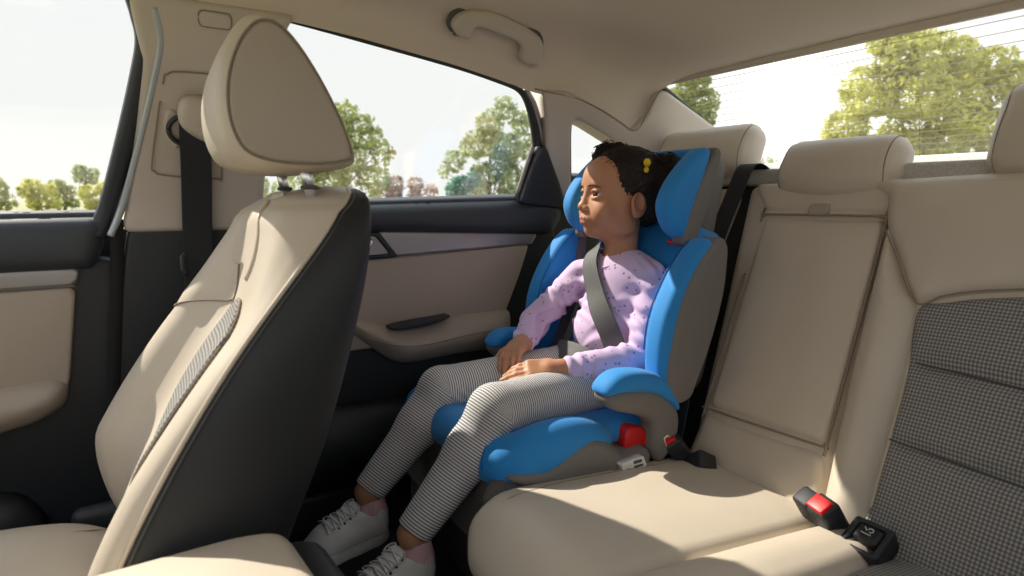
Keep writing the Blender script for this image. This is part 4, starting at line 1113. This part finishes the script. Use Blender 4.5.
def wr(x, y, z):
    a = .0026*np.sin(150*(z+.35*y+.25*x)+3*np.sin(30*x)+2.4*np.sin(26*y))*np.clip(np.sin(38*x+21*z+9)+.35, 0, 1)
    b = .0018*np.sin(240*(y-.5*z+.4*x)+2*np.sin(40*z))*np.clip(np.sin(33*y-28*z)+.1, 0, 1)
    cN = .0030*np.sin(230*(.75*(y+.84)-.55*(z-.49)+.2*x)+1.5*np.sin(60*x))*np.exp(-(((x-.285)/.05)**2+((y+.82)/.055)**2+((z-.50)/.06)**2))
    cF = .0026*np.sin(230*(.6*(y+.75)+.7*(z-.52)))*np.exp(-(((x-.55)/.05)**2+((y+.75)/.06)**2+((z-.52)/.07)**2))
    return a+b+cN+cF
nk = [A([.413, -.884, .655])+A([.047*math.cos(a), .049*math.sin(a), .006-.014*math.sin(a)-.004*math.cos(a)]) for a in np.linspace(0, 2*math.pi, 40)]
nkp = on_field(FS, nk, -.0003, 4)
for _ in range(6): nkp = (np.roll(nkp[:-1], 1, 0)+2*nkp[:-1]+np.roll(nkp[:-1], -1, 0))/4; nkp = np.vstack([nkp, nkp[:1]])
FS.warp(lambda x, y, z: wr(x, y, z)*np.clip(np.sqrt((x-.413)**2+(y+.884)**2+(z-.66)**2)/.02-3., 0, 1.5))
shirt = sdf_obj('shirt', FS, M['shirt'], person)
tubes('collar', [nkp], .0028, mat('lilac_rib', (.66, .47, .69), .9), shirt, 8)

# striped leggings
FLg = Field((.21, -.98, .20), (.58, -.26, .55), .0028)
FLg.add(ell((.410, -.845, .425), (.112, .095, .062)), 0)
for H_, K_, N_ in ((HPn, KNn, ANn), (HPf, KNf, ANf)):
    FLg.add(cap(H_, K_, .056, .046), .022)
    d_ = (N_-K_)/np.linalg.norm(N_-K_); m_ = K_+(N_-K_)*.35+A([0, -.008, -.002])
    FLg.add(cap(K_, m_, .0455, .043), .012); FLg.add(cap(m_, N_+d_*.02, .043, .030), .02)
for K_, N_ in ((KNn, ANn), (KNf, ANf)):
    d_ = (N_-K_)/np.linalg.norm(N_-K_); p = N_-d_*.004
    f_, lo, hi = half(p, -d_, p-.055, p+.055); FLg.cut((f_, lo, hi), .004)
FLg.warp(lambda x, y, z: .0012*np.sin(190*(y+.4*z)+3*np.sin(40*x))*np.exp(-((y+.80)/.06)**2)+.0012*np.sin(260*(y-z))*np.exp(-(((y+.50)/.05)**2+((z-.39)/.05)**2)))
LV, LF = FLg.mesh()
def stripes(P_):
    out = np.zeros((len(P_), 2)); dn = np.linalg.norm(P_[:, :1]-KNn[0], axis=1); 
    best = np.full(len(P_), 1e9)
    for H_, K_, N_ in ((HPn, KNn, ANn), (HPf, KNf, ANf)):
        a = (K_-H_)/np.linalg.norm(K_-H_); b = (N_-K_)/np.linalg.norm(N_-K_)
        q = P_-K_; s1 = q@a; s2 = q@b
        n1 = -(b-a*(a@b)); n1 /= np.linalg.norm(n1); TH = math.acos(a@b); bis = (a+b)/np.linalg.norm(a+b)
        th = np.arctan2(s1, q@n1); R0 = .046                 # stripes fan out round the outside of the knee
        wedge = (th > 0) & (th < TH) & (q@n1 > -.02)
        s_ = np.where(wedge, R0*th, np.where(q@bis < 0, s1, R0*TH+s2)); t = wedge*1.
        tt = np.clip(s1/np.linalg.norm(K_-H_)+1, 0, 1); d1 = np.linalg.norm(P_-(H_+np.outer(tt, K_-H_)), axis=1)
        t2 = np.clip(s2/np.linalg.norm(N_-K_), 0, 1); d2 = np.linalg.norm(P_-(K_+np.outer(t2, N_-K_)), axis=1)
        d = np.minimum(d1, d2); m = d < best; best[m] = d[m]; out[m, 0] = s_[m]; out[m, 1] = t[m]
    return out
link_mesh('leggings', LV, LF, M['stripe'], person, uvs=stripes(LV))

# socks and shoes
for an, kn, yaw, mir in ((ANn, KNn, 12, 1), (ANf, KNf, 6, -1)):
    FSo = Field(an-A([.05, .06, .08]), an+A([.05, .09, .04]), .0022)
    ax = (an-kn)/np.linalg.norm(an-kn)
    FSo.add(cap(an+A([0, -.006, -.004]), an+A([0, -.008, -.05]), .0252, .027), 0); FSo.add(cap(an+A([0, -.006, -.05]), an+A([0, .03, -.062]), .026, .022), .02)
    f_, lo, hi = half(an+A([0, -.006, -.010]), A([0, .15, -1]), an-A([.06, .08, .05]), an+A([.06, .08, .06])); FSo.cut((f_, lo, hi), .003)
    FSo.warp(lambda x, y, z: .0006*np.sin(x*900+y*700)+0*z)
    sdf_obj('sock', FSo, M['sock'], person)
    # shoe in its own frame: u forward, v sideways, w up; heel under the ankle
    Rs = mm(rotz(yaw), rotx(-4)); O = an+A([0, .004, -.066])
    def S(p): return O+Rs@A(p, float)
    Fu = Field(O-A([.09, .075, .05]), O+A([.06, .165, .075]), .0024)
    def ue(c, r, k): Fu.add(ell(S(c), r, Rs), k)
    ue((0, -.002, .010), (.0335, .040, .030), 0); Fu.add(rbox(S((0, .035, -.004)), (.034, .070, .022), .02, Rs), .015)
    ue((0, .085, -.006), (.0355, .048, .022), .015); ue((0, .045, .012), (.030, .05, .026), .025); ue((0, -.018, .026), (.031, .022, .020), .012); ue((0, .018, .030), (.028, .022, .018), .012)
    Fu.cut(cap(S((0, -.004, .02)), S((0, -.006, .09)), .026, .030), .004)
    Fu.cut(((lambda x, y, z, O=O, Rs=Rs: ((x-O[0])*Rs[0][2]+(y-O[1])*Rs[1][2]+(z-O[2])*Rs[2][2])+.017), O-.2, O+.2), .003)
    shoe = sdf_obj('shoe', Fu, M['shoe'], person)
    Fo = Field(O-A([.09, .085, .06]), O+A([.07, .17, .03]), .0026)
    prof_ = [(0, -.0), (0, .03), (0, .06), (0, .088)]
    Fo.add(cap(S((0, -.004, -.024)), S((0, .03, -.025)), .037, .035), 0); Fo.add(cap(S((0, .03, -.025)), S((0, .088, -.023)), .035, .0415), .01)
    Fo.cutall(lambda x, y, z, O=O, Rs=Rs: np.abs((x-O[0])*Rs[0][2]+(y-O[1])*Rs[1][2]+(z-O[2])*Rs[2][2]+.023)-.0125, .005)
    sdf_obj('sole', Fo, M['sole'], shoe)
    tg = [S((v, u, w_)) for u, v, w_ in []]
    # tongue and laces
    ton = catmull([(-.016, .018), (.016, .018), (.019, .05), (.016, .078), (-.016, .078), (-.019, .05)], 5)
    def tf(a, b, O=O, Rs=Rs): return O+np.stack([a, b, .048-.42*(b-.02)-6*a*a], 1)@A(Rs).T
    puff('tongue', ton, tf, M['shoe'], shoe, r=.004, h=.007, depth=.006, lift=.001)
    lc = []
    for i in range(5):
        b0 = .024+i*.0118
        for sg in (-1, 1):
            pp = [on_field(Fu, [tf(A([sg*x_]), A([b0+(.0118 if x_ < 0 else 0)*0+ (x_+.02)*.22]))[0] for x_ in np.linspace(-.021, .021, 9)], .0042, 2)]
            lc.append(pp[0])
    bow = [tf(A([x_]), A([y_]))[0]+A([0, 0, .004]) for x_, y_ in ((0, .024), (.014, .016), (.026, .022), (.022, .034), (0, .026), (-.014, .018), (-.027, .026), (-.020, .036), (0, .026))]
    lc.append(catmull(bow, 5, False))
    tubes('laces', lc, .0017, M['lace'], shoe, 6)
    for i, sg in [(i, sg) for i in range(5) for sg in (-1, 1)]:
        tubes('eyelet', [[S((sg*.0235, .026+i*.0118, .040-.42*(i*.0118)+.004)), S((sg*.0245, .0275+i*.0118, .0402-.42*(i*.0118)+.004))]], .0022, M['seam_dark'], shoe, 8)
    tubes('sole_line', [catmull([S((.036, .0, -.0135)), S((.0365, .05, -.0135)), S((.040, .09, -.0125)), S((.030, .118, -.012)), S((0, .1295, -.012)), S((-.030, .118, -.012)), S((-.040, .09, -.0125)), S((-.0365, .05, -.0135)), S((-.036, .0, -.0135))], 6, False)], .0012, M['lace'], shoe, 5)

# ------------------------------------------------------------------ the belt across the child
cbt = thing('seat_belt', (.41, -.80, .50), 'grey seat belt running across the child from neck to hip', 'seat belt')
FU = Field((.20, -1.0, .38), (.62, -.62, .74), .004)
FU.D = np.minimum(FU.D, FS.sample(np.stack(np.meshgrid(*FU.ax, indexing='ij'), -1).reshape(-1, 3)).reshape(FU.n).astype(np.float32))
gg = np.stack(np.meshgrid(*FU.ax, indexing='ij'), -1).reshape(-1, 3)
inb = np.all((gg > FLg.lo) & (gg < FLg.lo+FLg.h*(FLg.n-1)), axis=1); dl = np.full(len(gg), .06); dl[inb] = FLg.sample(gg[inb])
insh = np.all((gg > FS.lo) & (gg < FS.lo+FS.h*(FS.n-1)), axis=1); ds = np.full(len(gg), .06); ds[insh] = FS.sample(gg[insh])
# a smoothed torso without arms for the webbing to lie on
FT = Field((.20, -1.0, .38), (.62, -.62, .74), .004)
FT.add(ell((.408, -.893, .590), (.102, .074, .102)), 0); FT.add(ell((.406, -.862, .505), (.100, .082, .089)), .05); FT.add(cap((.345, -.902, .628), (.480, -.868, .626), .038), .05); FT.add(cap((.385, -.89, .650), (.445, -.880, .650), .034), .03)
FT.add(cap((.412, -.885, .655), hl((0, -.018, -.055)), .036, .034), .03)
FT.add(ell((.410, -.845, .440), (.116, .099, .066)), .03)
def webbing(name, pts, m, par, hw=.0225, off=.004, n=10, keep=()):
    P_ = catmull(pts, n, False)
    for _ in range(3):
        v = FT.sample(P_); g_ = FT.grad(P_); k_ = np.array([0. if i in keep else 1. for i in range(len(P_))])
        P_ = P_-g_*((v-off)*k_)[:, None]
    for _ in range(4): P_[1:-1] = P_[1:-1]*.5+(P_[:-2]+P_[2:])*.25
    g_ = FT.grad(P_); T_ = np.gradient(P_, axis=0); T_ /= np.linalg.norm(T_, axis=1)[:, None]
    W_ = np.cross(T_, g_); W_ /= np.linalg.norm(W_, axis=1)[:, None]
    for _ in range(6): W_[1:-1] = W_[1:-1]*.5+(W_[:-2]+W_[2:])*.25
    return ribbon(name, P_, W_*hw, .0018, m, par)
n_ = 10
webbing('shoulder_webbing', [(.492, -.965, .705), (.480, -.935, .712), (.464, -.895, .706), (.453, -.845, .690), (.440, -.828, .655), (.415, -.812, .62), (.382, -.798, .582), (.342, -.79, .54), (.310, -.79, .502), (.285, -.81, .46), (.262, -.83, .42)], M['webbing_grey'], cbt, keep=range(0, 12))
webbing('lap_webbing', [(.53, -.84, .43), (.515, -.79, .455), (.47, -.765, .462), (.41, -.760, .466), (.35, -.765, .462), (.30, -.79, .447), (.275, -.83, .42)], M['webbing_grey'], cbt, off=.006)
strap('buckle_webbing', [(.268, -.828, .425), (.25, -.835, .39), (.225, -.84, .36), (.200, -.838, .338)], .022, (.25, .6, -.75), M['webbing_grey'], cbt)
# ================================================================== outside
g = link_mesh('ground', [(-150, -200, -.3), (300, -200, -.3), (300, 200, -.3), (-150, 200, -.3)], [(0, 1, 2, 3)], mat('meadow_grass', (.33, .32, .18), .95, var=.5, vscale=.6), None)
tag(g, 'sunlit green meadow outside the car', 'ground', kind='structure')
def leaf_mat(name, c): 
    m = mat(name, c, .7, var=.45, vscale=1.3); b = m.node_tree.nodes['Principled BSDF']
    b.inputs['Subsurface Weight'].default_value = 0
    nt = m.node_tree; out = nt.nodes['Material Output']
    tr = node(nt, 'ShaderNodeBsdfTranslucent'); tr.inputs['Color'].default_value = (c[0]*1.5, c[1]*1.5, c[2]*1.1, 1)
    mx = node(nt, 'ShaderNodeMixShader'); mx.inputs['Fac'].default_value = .45
    nt.links.new(b.outputs[0], mx.inputs[1]); nt.links.new(tr.outputs[0], mx.inputs[2]); nt.links.new(mx.outputs[0], out.inputs['Surface'])
    return m
LM = {'green': leaf_mat('green_leaves', (.34, .37, .19)), 'yellow': leaf_mat('yellow_green_leaves', (.48, .48, .17)), 'grey': leaf_mat('grey_green_leaves', (.40, .44, .33)), 'teal': leaf_mat('teal_leaves', (.16, .30, .27)), 'pink': leaf_mat('dusty_pink_leaves', (.42, .32, .30))}
BARK = mat('bark', (.16, .12, .09), .9)
def crown(blobs, n, size, seed):
    r = np.random.default_rng(seed); V = []; F = []
    B = A(blobs, float); w = B[:, 3]**2*np.maximum(B[:, 4] if B.shape[1] > 4 else B[:, 3], .01); w /= w.sum()
    which = r.choice(len(B), n, p=w)
    d = r.normal(size=(n, 3)); d /= np.linalg.norm(d, axis=1)[:, None]
    rad = r.uniform(.35, 1, n)**.5
    P_ = B[which, :3]+d*rad[:, None]*B[which, 3:4]
    # clumping
    P_ += .10*B[which, 3:4]*np.sin(P_*7/np.maximum(B[which, 3:4], .2)+r.uniform(0, 6))
    N = d+.8*r.normal(size=(n, 3)); N /= np.linalg.norm(N, axis=1)[:, None]
    t1 = np.cross(N, r.normal(size=(n, 3))); t1 /= np.linalg.norm(t1, axis=1)[:, None]; t2 = np.cross(N, t1)
    s = size*r.uniform(.6, 1.3, (n, 1))
    a = P_-t1*s; b = P_+t2*s*.5+N*s*.12; c = P_+t1*s; e = P_-t2*s*.5+N*s*.12
    V = np.stack([a, b, c, e], 1).reshape(-1, 3); i = np.arange(n)*4
    return V, np.stack([i, i+1, i+2, i+3], 1)
def tree(name, base, blobs, n, size, m, label, cat='tree', seed=1, trunk=.12, limbs=6, group=None):
    """base on the ground; blobs (dx, dy, z, radius) relative to the base"""
    t_ = thing(name, tuple(base), label, cat, group); b0 = A(base)
    bl = [(b0[0]+x, b0[1]+y, b0[2]+z, r_) for x, y, z, r_ in blobs]
    V, F = crown(bl, n, size, seed); link_mesh('foliage', V, F, LM[m], t_, smooth=False)
    zt = np.mean([b[2] for b in bl]); r = random.Random(seed)
    paths = [[b0, b0+A([.03, .02, (zt-b0[2])*.5]), A([b0[0], b0[1], zt])]]
    V = []; F = []
    def put(P_, rad):
        v, f = tube_data(P_, rad, 7); o = len(V); V.extend(v); F.extend([tuple(i+o for i in q) for q in f])
    put(catmull(paths[0], 5, False), np.linspace(trunk, trunk*.4, 11))
    for b in r.sample(bl, min(limbs, len(bl))):
        s_ = b0+A([0, 0, (zt-b0[2])*r.uniform(.3, .7)]); e_ = A(b[:3]); put(catmull([s_, (s_+e_)/2+A([0, 0, .1]), e_], 4, False), np.linspace(trunk*.4, trunk*.1, 9))
    link_mesh('trunk', V, F, BARK, t_)
    return t_
def spot(az_x, az_y, D):             # a place on the meadow, D metres from the car in the given heading
    k = math.hypot(az_x, az_y); return A([-.6+az_x/k*D, az_y/k*D, -.3])
def blobs(n, rx, z0, z1, r0, r1, seed, shape=1.):
    r = random.Random(seed); out = []
    for i in range(n):
        z = z0+(z1-z0)*r.random(); f = 1-shape*((z-z0)/(z1-z0))**2*.7; a = r.uniform(0, 2*math.pi); q = rx*f*r.random()**.6
        out.append((q*math.cos(a), q*math.sin(a), z, r.uniform(r0, r1)))
    return out
# -- trees
tree('tree', (20.59, -5.92, -.3), [(-0.22, 0.54, 3.47, 0.78), (-0.17, -0.1, 3.93, 0.46), (-0.25, -0.67, 3.29, 0.64), (-0.38, -1.21, 2.65, 0.49), (-0.29, 0.17, 2.41, 0.85), (0.27, 0.45, 1.63, 0.85), (-0.29, -0.94, 1.7, 0.6), (0.56, 1.52, 1.63, 0.49), (0.39, 0.88, 2.23, 0.57)], 8000, 0.085, 'green', 'leafy green tree seen directly behind the front headrest', 'tree', seed=3, trunk=0.07)
tree('tree', (16.91, -9.67, -.3), [(-0.45, -0.32, 3.93, 0.37), (-0.08, 0.05, 3.43, 0.47), (-0.45, -0.9, 3.5, 0.4), (0.51, 0.27, 2.77, 0.5), (-0.47, -0.3, 2.6, 0.63), (0.6, 1.0, 2.27, 0.37), (-0.56, -1.3, 2.67, 0.47), (-0.17, 0.3, 1.77, 0.5), (-0.47, -0.57, 1.6, 0.57), (0.81, 1.26, 1.93, 0.23), (0.41, 0.14, 1.07, 0.47), (-0.59, -0.62, 1.0, 0.47)], 7000, 0.085, 'grey', 'grey-green tree filling the rear door window beside the dark quarter panel', 'tree', seed=4, trunk=0.06)
tree('bush', (12.84, -6.67, -.3), [(-0.15, 0.09, 1.37, 0.3), (-0.18, -0.21, 1.52, 0.2), (0.18, 0.21, 1.27, 0.2)], 1500, 0.05, 'teal', 'teal bush at the foot of the tree in rear door window', 'bush', seed=5, trunk=0.05)
tree('bush', (27.46, -10.62, -.3), [(-0.13, 0.48, 1.64, 0.59), (-0.43, -0.54, 1.69, 0.44), (0.68, 0.97, 1.44, 0.39), (-0.51, -1.3, 1.35, 0.39), (0.03, 0.39, 1.05, 0.44), (-0.33, -0.55, 1.05, 0.44)], 1800, 0.1, 'pink', 'dusty pink bush between the two trees in the rear door window', 'bush', seed=6, trunk=0.05)
tree('tree', (12.95, -14.71, -.3), [(-0.2, 0.3, 4.58, 0.54), (-0.19, -0.11, 3.94, 0.51), (-0.16, -0.39, 3.5, 0.32), (0.46, 0.1, 3.24, 0.58), (-0.32, -0.18, 2.28, 0.45), (0.3, 0.49, 4.04, 0.45)], 4500, 0.085, 'green', 'slim green tree at the left corner of the rear window', 'tree', seed=7, trunk=0.06)
tree('bush', (17.63, -23.83, -.3), [(-0.14, 0.3, 2.82, 0.46), (-0.4, -0.46, 2.35, 0.51), (0.37, 0.42, 2.12, 0.51), (0.24, -0.31, 1.42, 0.6), (0.23, 0.78, 1.19, 0.51), (-0.43, -0.72, 1.33, 0.51)], 1500, 0.1, 'green', 'small distant bush just left of the middle rear headrest top', 'bush', seed=8, trunk=0.05)
tree('tree', (5.76, -13.59, -.3), [(0.17, 0.86, 3.89, 0.5), (0.11, 0.3, 4.2, 0.29), (0.71, 0.97, 3.17, 0.54), (1.0, 1.14, 2.49, 0.45), (-0.01, 0.49, 3.11, 0.66), (-0.21, -0.35, 3.68, 0.54), (-0.23, -0.83, 3.11, 0.58), (-0.94, -1.13, 3.37, 0.37), (-0.31, -0.29, 2.49, 0.58), (-0.55, -1.12, 2.49, 0.54), (0.45, 0.21, 2.24, 0.45), (-1.11, -1.55, 2.65, 0.37), (-1.3, -2.16, 2.8, 0.45), (1.01, 1.52, 2.34, 0.21), (-0.16, -0.02, 4.14, 0.21), (0.5, 0.95, 4.14, 0.31), (-0.57, -1.11, 3.73, 0.41), (-0.72, -1.69, 3.48, 0.41), (-1.3, -1.87, 3.21, 0.37), (0.53, 0.89, 1.91, 0.45), (0.07, -0.28, 1.86, 0.52), (-0.93, -1.01, 1.86, 0.45), (0.69, 1.27, 1.7, 0.33), (-1.08, -2.0, 2.07, 0.52)], 20000, 0.07, 'yellow', 'big yellow-green tree filling the right half of rear window', 'tree', seed=9, trunk=0.05)
tree('bush', (58.68, 9.26, -.3), [(-0.27, 0.34, 1.79, 0.69), (0.66, 1.39, 1.63, 0.76), (0.1, -0.06, 0.72, 0.61), (0.9, 0.79, 0.64, 0.61)], 900, 0.2, 'green', 'bush on the meadow at the far left window edge', 'bush', seed=10, trunk=0.05)
tree('bush', (60.95, 7.42, -.3), [(-0.25, 0.53, 1.75, 0.81), (-0.53, -0.63, 1.59, 0.65), (0.59, 0.79, 1.42, 0.49), (0.71, 0.52, 0.61, 0.57), (-0.31, -0.01, 0.61, 0.65), (-0.59, -0.97, 0.61, 0.57)], 900, 0.22, 'yellow', 'wide yellow-green bush on the meadow in front door window', 'bush', seed=11, trunk=0.05)
tree('bush', (63.11, 6.06, -.3), [(-0.31, 0.38, 1.78, 0.77), (-0.37, -0.38, 1.53, 0.6), (0.28, 0.23, 0.59, 0.6), (-0.0, -0.6, 0.59, 0.51)], 900, 0.2, 'green', 'rounded darker bush beside the wide yellow-green one', 'bush', seed=12, trunk=0.05)
tree('tree', (65.24, 4.54, -.3), [(-0.23, 0.35, 3.35, 0.63), (-0.49, -0.65, 3.17, 0.45), (0.45, 0.57, 2.81, 0.45), (0.05, -0.45, 2.63, 0.45)], 700, 0.2, 'grey', 'small slender tree on the meadow against the front pillar', 'tree', seed=13, trunk=0.17)
tree('bush', (57.29, 3.54, -.3), [(-0.2, 0.4, 1.5, 0.64), (-0.56, -0.68, 1.66, 0.64), (0.6, 0.84, 1.26, 0.4), (0.61, 0.47, 0.54, 0.48), (-0.23, 0.05, 0.54, 0.56), (-0.53, -0.88, 0.62, 0.48)], 800, 0.2, 'yellow', 'low yellow bush under the small slender meadow tree', 'bush', seed=14, trunk=0.05)
tree('bush', (25.07, -4.11, -.3), [(-0.1, 0.34, 1.54, 0.44), (-0.31, -0.38, 1.38, 0.36), (0.39, 0.52, 1.38, 0.32), (0.35, 0.07, 0.86, 0.44), (-0.33, -0.27, 0.82, 0.36)], 1200, 0.09, 'grey', 'pale bush under the front headrest posts', 'bush', seed=15, trunk=0.05)
tree('bush', (18.66, -14.33, -.3), [(-0.41, -0.36, 1.78, 0.28), (-0.13, -0.06, 1.54, 0.4), (-0.31, -0.65, 1.3, 0.36), (0.31, 0.09, 1.22, 0.36), (-0.29, -0.2, 0.9, 0.36)], 800, 0.08, 'grey', 'pale bush behind the small quarter window', 'bush', seed=16, trunk=0.05)

# ================================================================== light, sky, camera
w = bpy.data.worlds.new('World'); scene.world = w; w.use_nodes = True; nt = w.node_tree
bg = nt.nodes['Background']; tc = node(nt, 'ShaderNodeTexCoord'); sep = node(nt, 'ShaderNodeSeparateXYZ')
nrm_ = node(nt, 'ShaderNodeVectorMath', operation='NORMALIZE'); nt.links.new(tc.outputs['Generated'], nrm_.inputs[0]); nt.links.new(nrm_.outputs[0], sep.inputs[0])
def ramp(src, stops):
    r = node(nt, 'ShaderNodeValToRGB'); el = r.color_ramp.elements
    while len(el) < len(stops): el.new(.5)
    for e_, (p_, c_) in zip(el, stops): e_.position = p_; e_.color = (*c_, 1)
    nt.links.new(src, r.inputs['Fac']); return r.outputs['Color']
base = ramp(sep.outputs['Z'], [(0, (1., .995, .98)), (.2, (1., 1., .99)), (.40, (.95, .975, .99)), (1, (.70, .79, .93))])
def mathn(op, a, b=None, c=None, clamp=False):
    n = node(nt, 'ShaderNodeMath', operation=op, use_clamp=clamp)
    for i_, v_ in enumerate((a, b, c)):
        if v_ is None: continue
        if isinstance(v_, (int, float)): n.inputs[i_].default_value = v_
        else: nt.links.new(v_, n.inputs[i_])
    return n.outputs[0]
# sky brightened overhead and on the unseen driver's side, fill added for the cabin
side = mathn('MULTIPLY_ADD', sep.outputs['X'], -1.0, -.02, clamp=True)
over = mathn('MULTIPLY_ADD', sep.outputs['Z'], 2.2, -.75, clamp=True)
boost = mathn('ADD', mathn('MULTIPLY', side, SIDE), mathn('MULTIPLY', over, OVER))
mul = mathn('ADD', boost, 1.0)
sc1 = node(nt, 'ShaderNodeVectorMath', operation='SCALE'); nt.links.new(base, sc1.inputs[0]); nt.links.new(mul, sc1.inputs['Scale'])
# bright haze low behind the car
dot = node(nt, 'ShaderNodeVectorMath', operation='DOT_PRODUCT'); gd = Vector((.652, -.932, .17)).normalized(); dot.inputs[1].default_value = gd
nt.links.new(nrm_.outputs[0], dot.inputs[0])
gl = mathn('ADD', mathn('MULTIPLY', mathn('POWER', mathn('MAXIMUM', dot.outputs['Value'], 0), 900.), GLOW), mathn('MULTIPLY', mathn('POWER', mathn('MAXIMUM', dot.outputs['Value'], 0), 60.), GLOW2))
gc = node(nt, 'ShaderNodeVectorMath', operation='SCALE'); gc.inputs[0].default_value = (1, .93, .80); nt.links.new(gl, gc.inputs['Scale'])
ad = node(nt, 'ShaderNodeVectorMath', operation='ADD'); nt.links.new(sc1.outputs[0], ad.inputs[0]); nt.links.new(gc.outputs[0], ad.inputs[1])
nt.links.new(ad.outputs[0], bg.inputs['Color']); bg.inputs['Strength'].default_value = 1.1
sl = bpy.data.lights.new('sun', 'SUN'); sl.energy = SUN; sl.angle = .012; sl.color = (1, .92, .80)
so = bpy.data.objects.new('sun', sl); COL.objects.link(so)
so.rotation_euler = Vector(SUNDIR).to_track_quat('Z', 'Y').to_euler(); so.location = (6, 3, 7)

cd = bpy.data.cameras.new('camera'); cam = bpy.data.objects.new('camera', cd); COL.objects.link(cam); scene.camera = cam
cam.location = (-.60, 0, .80)
yw, pt = math.radians(31), math.radians(8.6)
fwd = Vector((math.cos(pt)*math.cos(yw), -math.cos(pt)*math.sin(yw), -math.sin(pt)))
cam.rotation_euler = fwd.to_track_quat('-Z', 'Y').to_euler()
cd.sensor_width = 36; cd.lens = 600/1024*36; cd.clip_start = .02; cd.clip_end = 500
cd.dof.use_dof = True; cd.dof.focus_distance = 1.28; cd.dof.aperture_fstop = 4.6
vs = scene.view_settings; vs.view_transform = 'Standard'; vs.look = 'None'; vs.gamma = 1; vs.use_curve_mapping = False; vs.exposure = EXPO
scene.cycles.max_bounces = 10; scene.cycles.diffuse_bounces = 7; scene.cycles.transparent_max_bounces = 16; scene.cycles.use_denoising = True
scene.cycles.caustics_reflective = False; scene.cycles.caustics_refractive = False
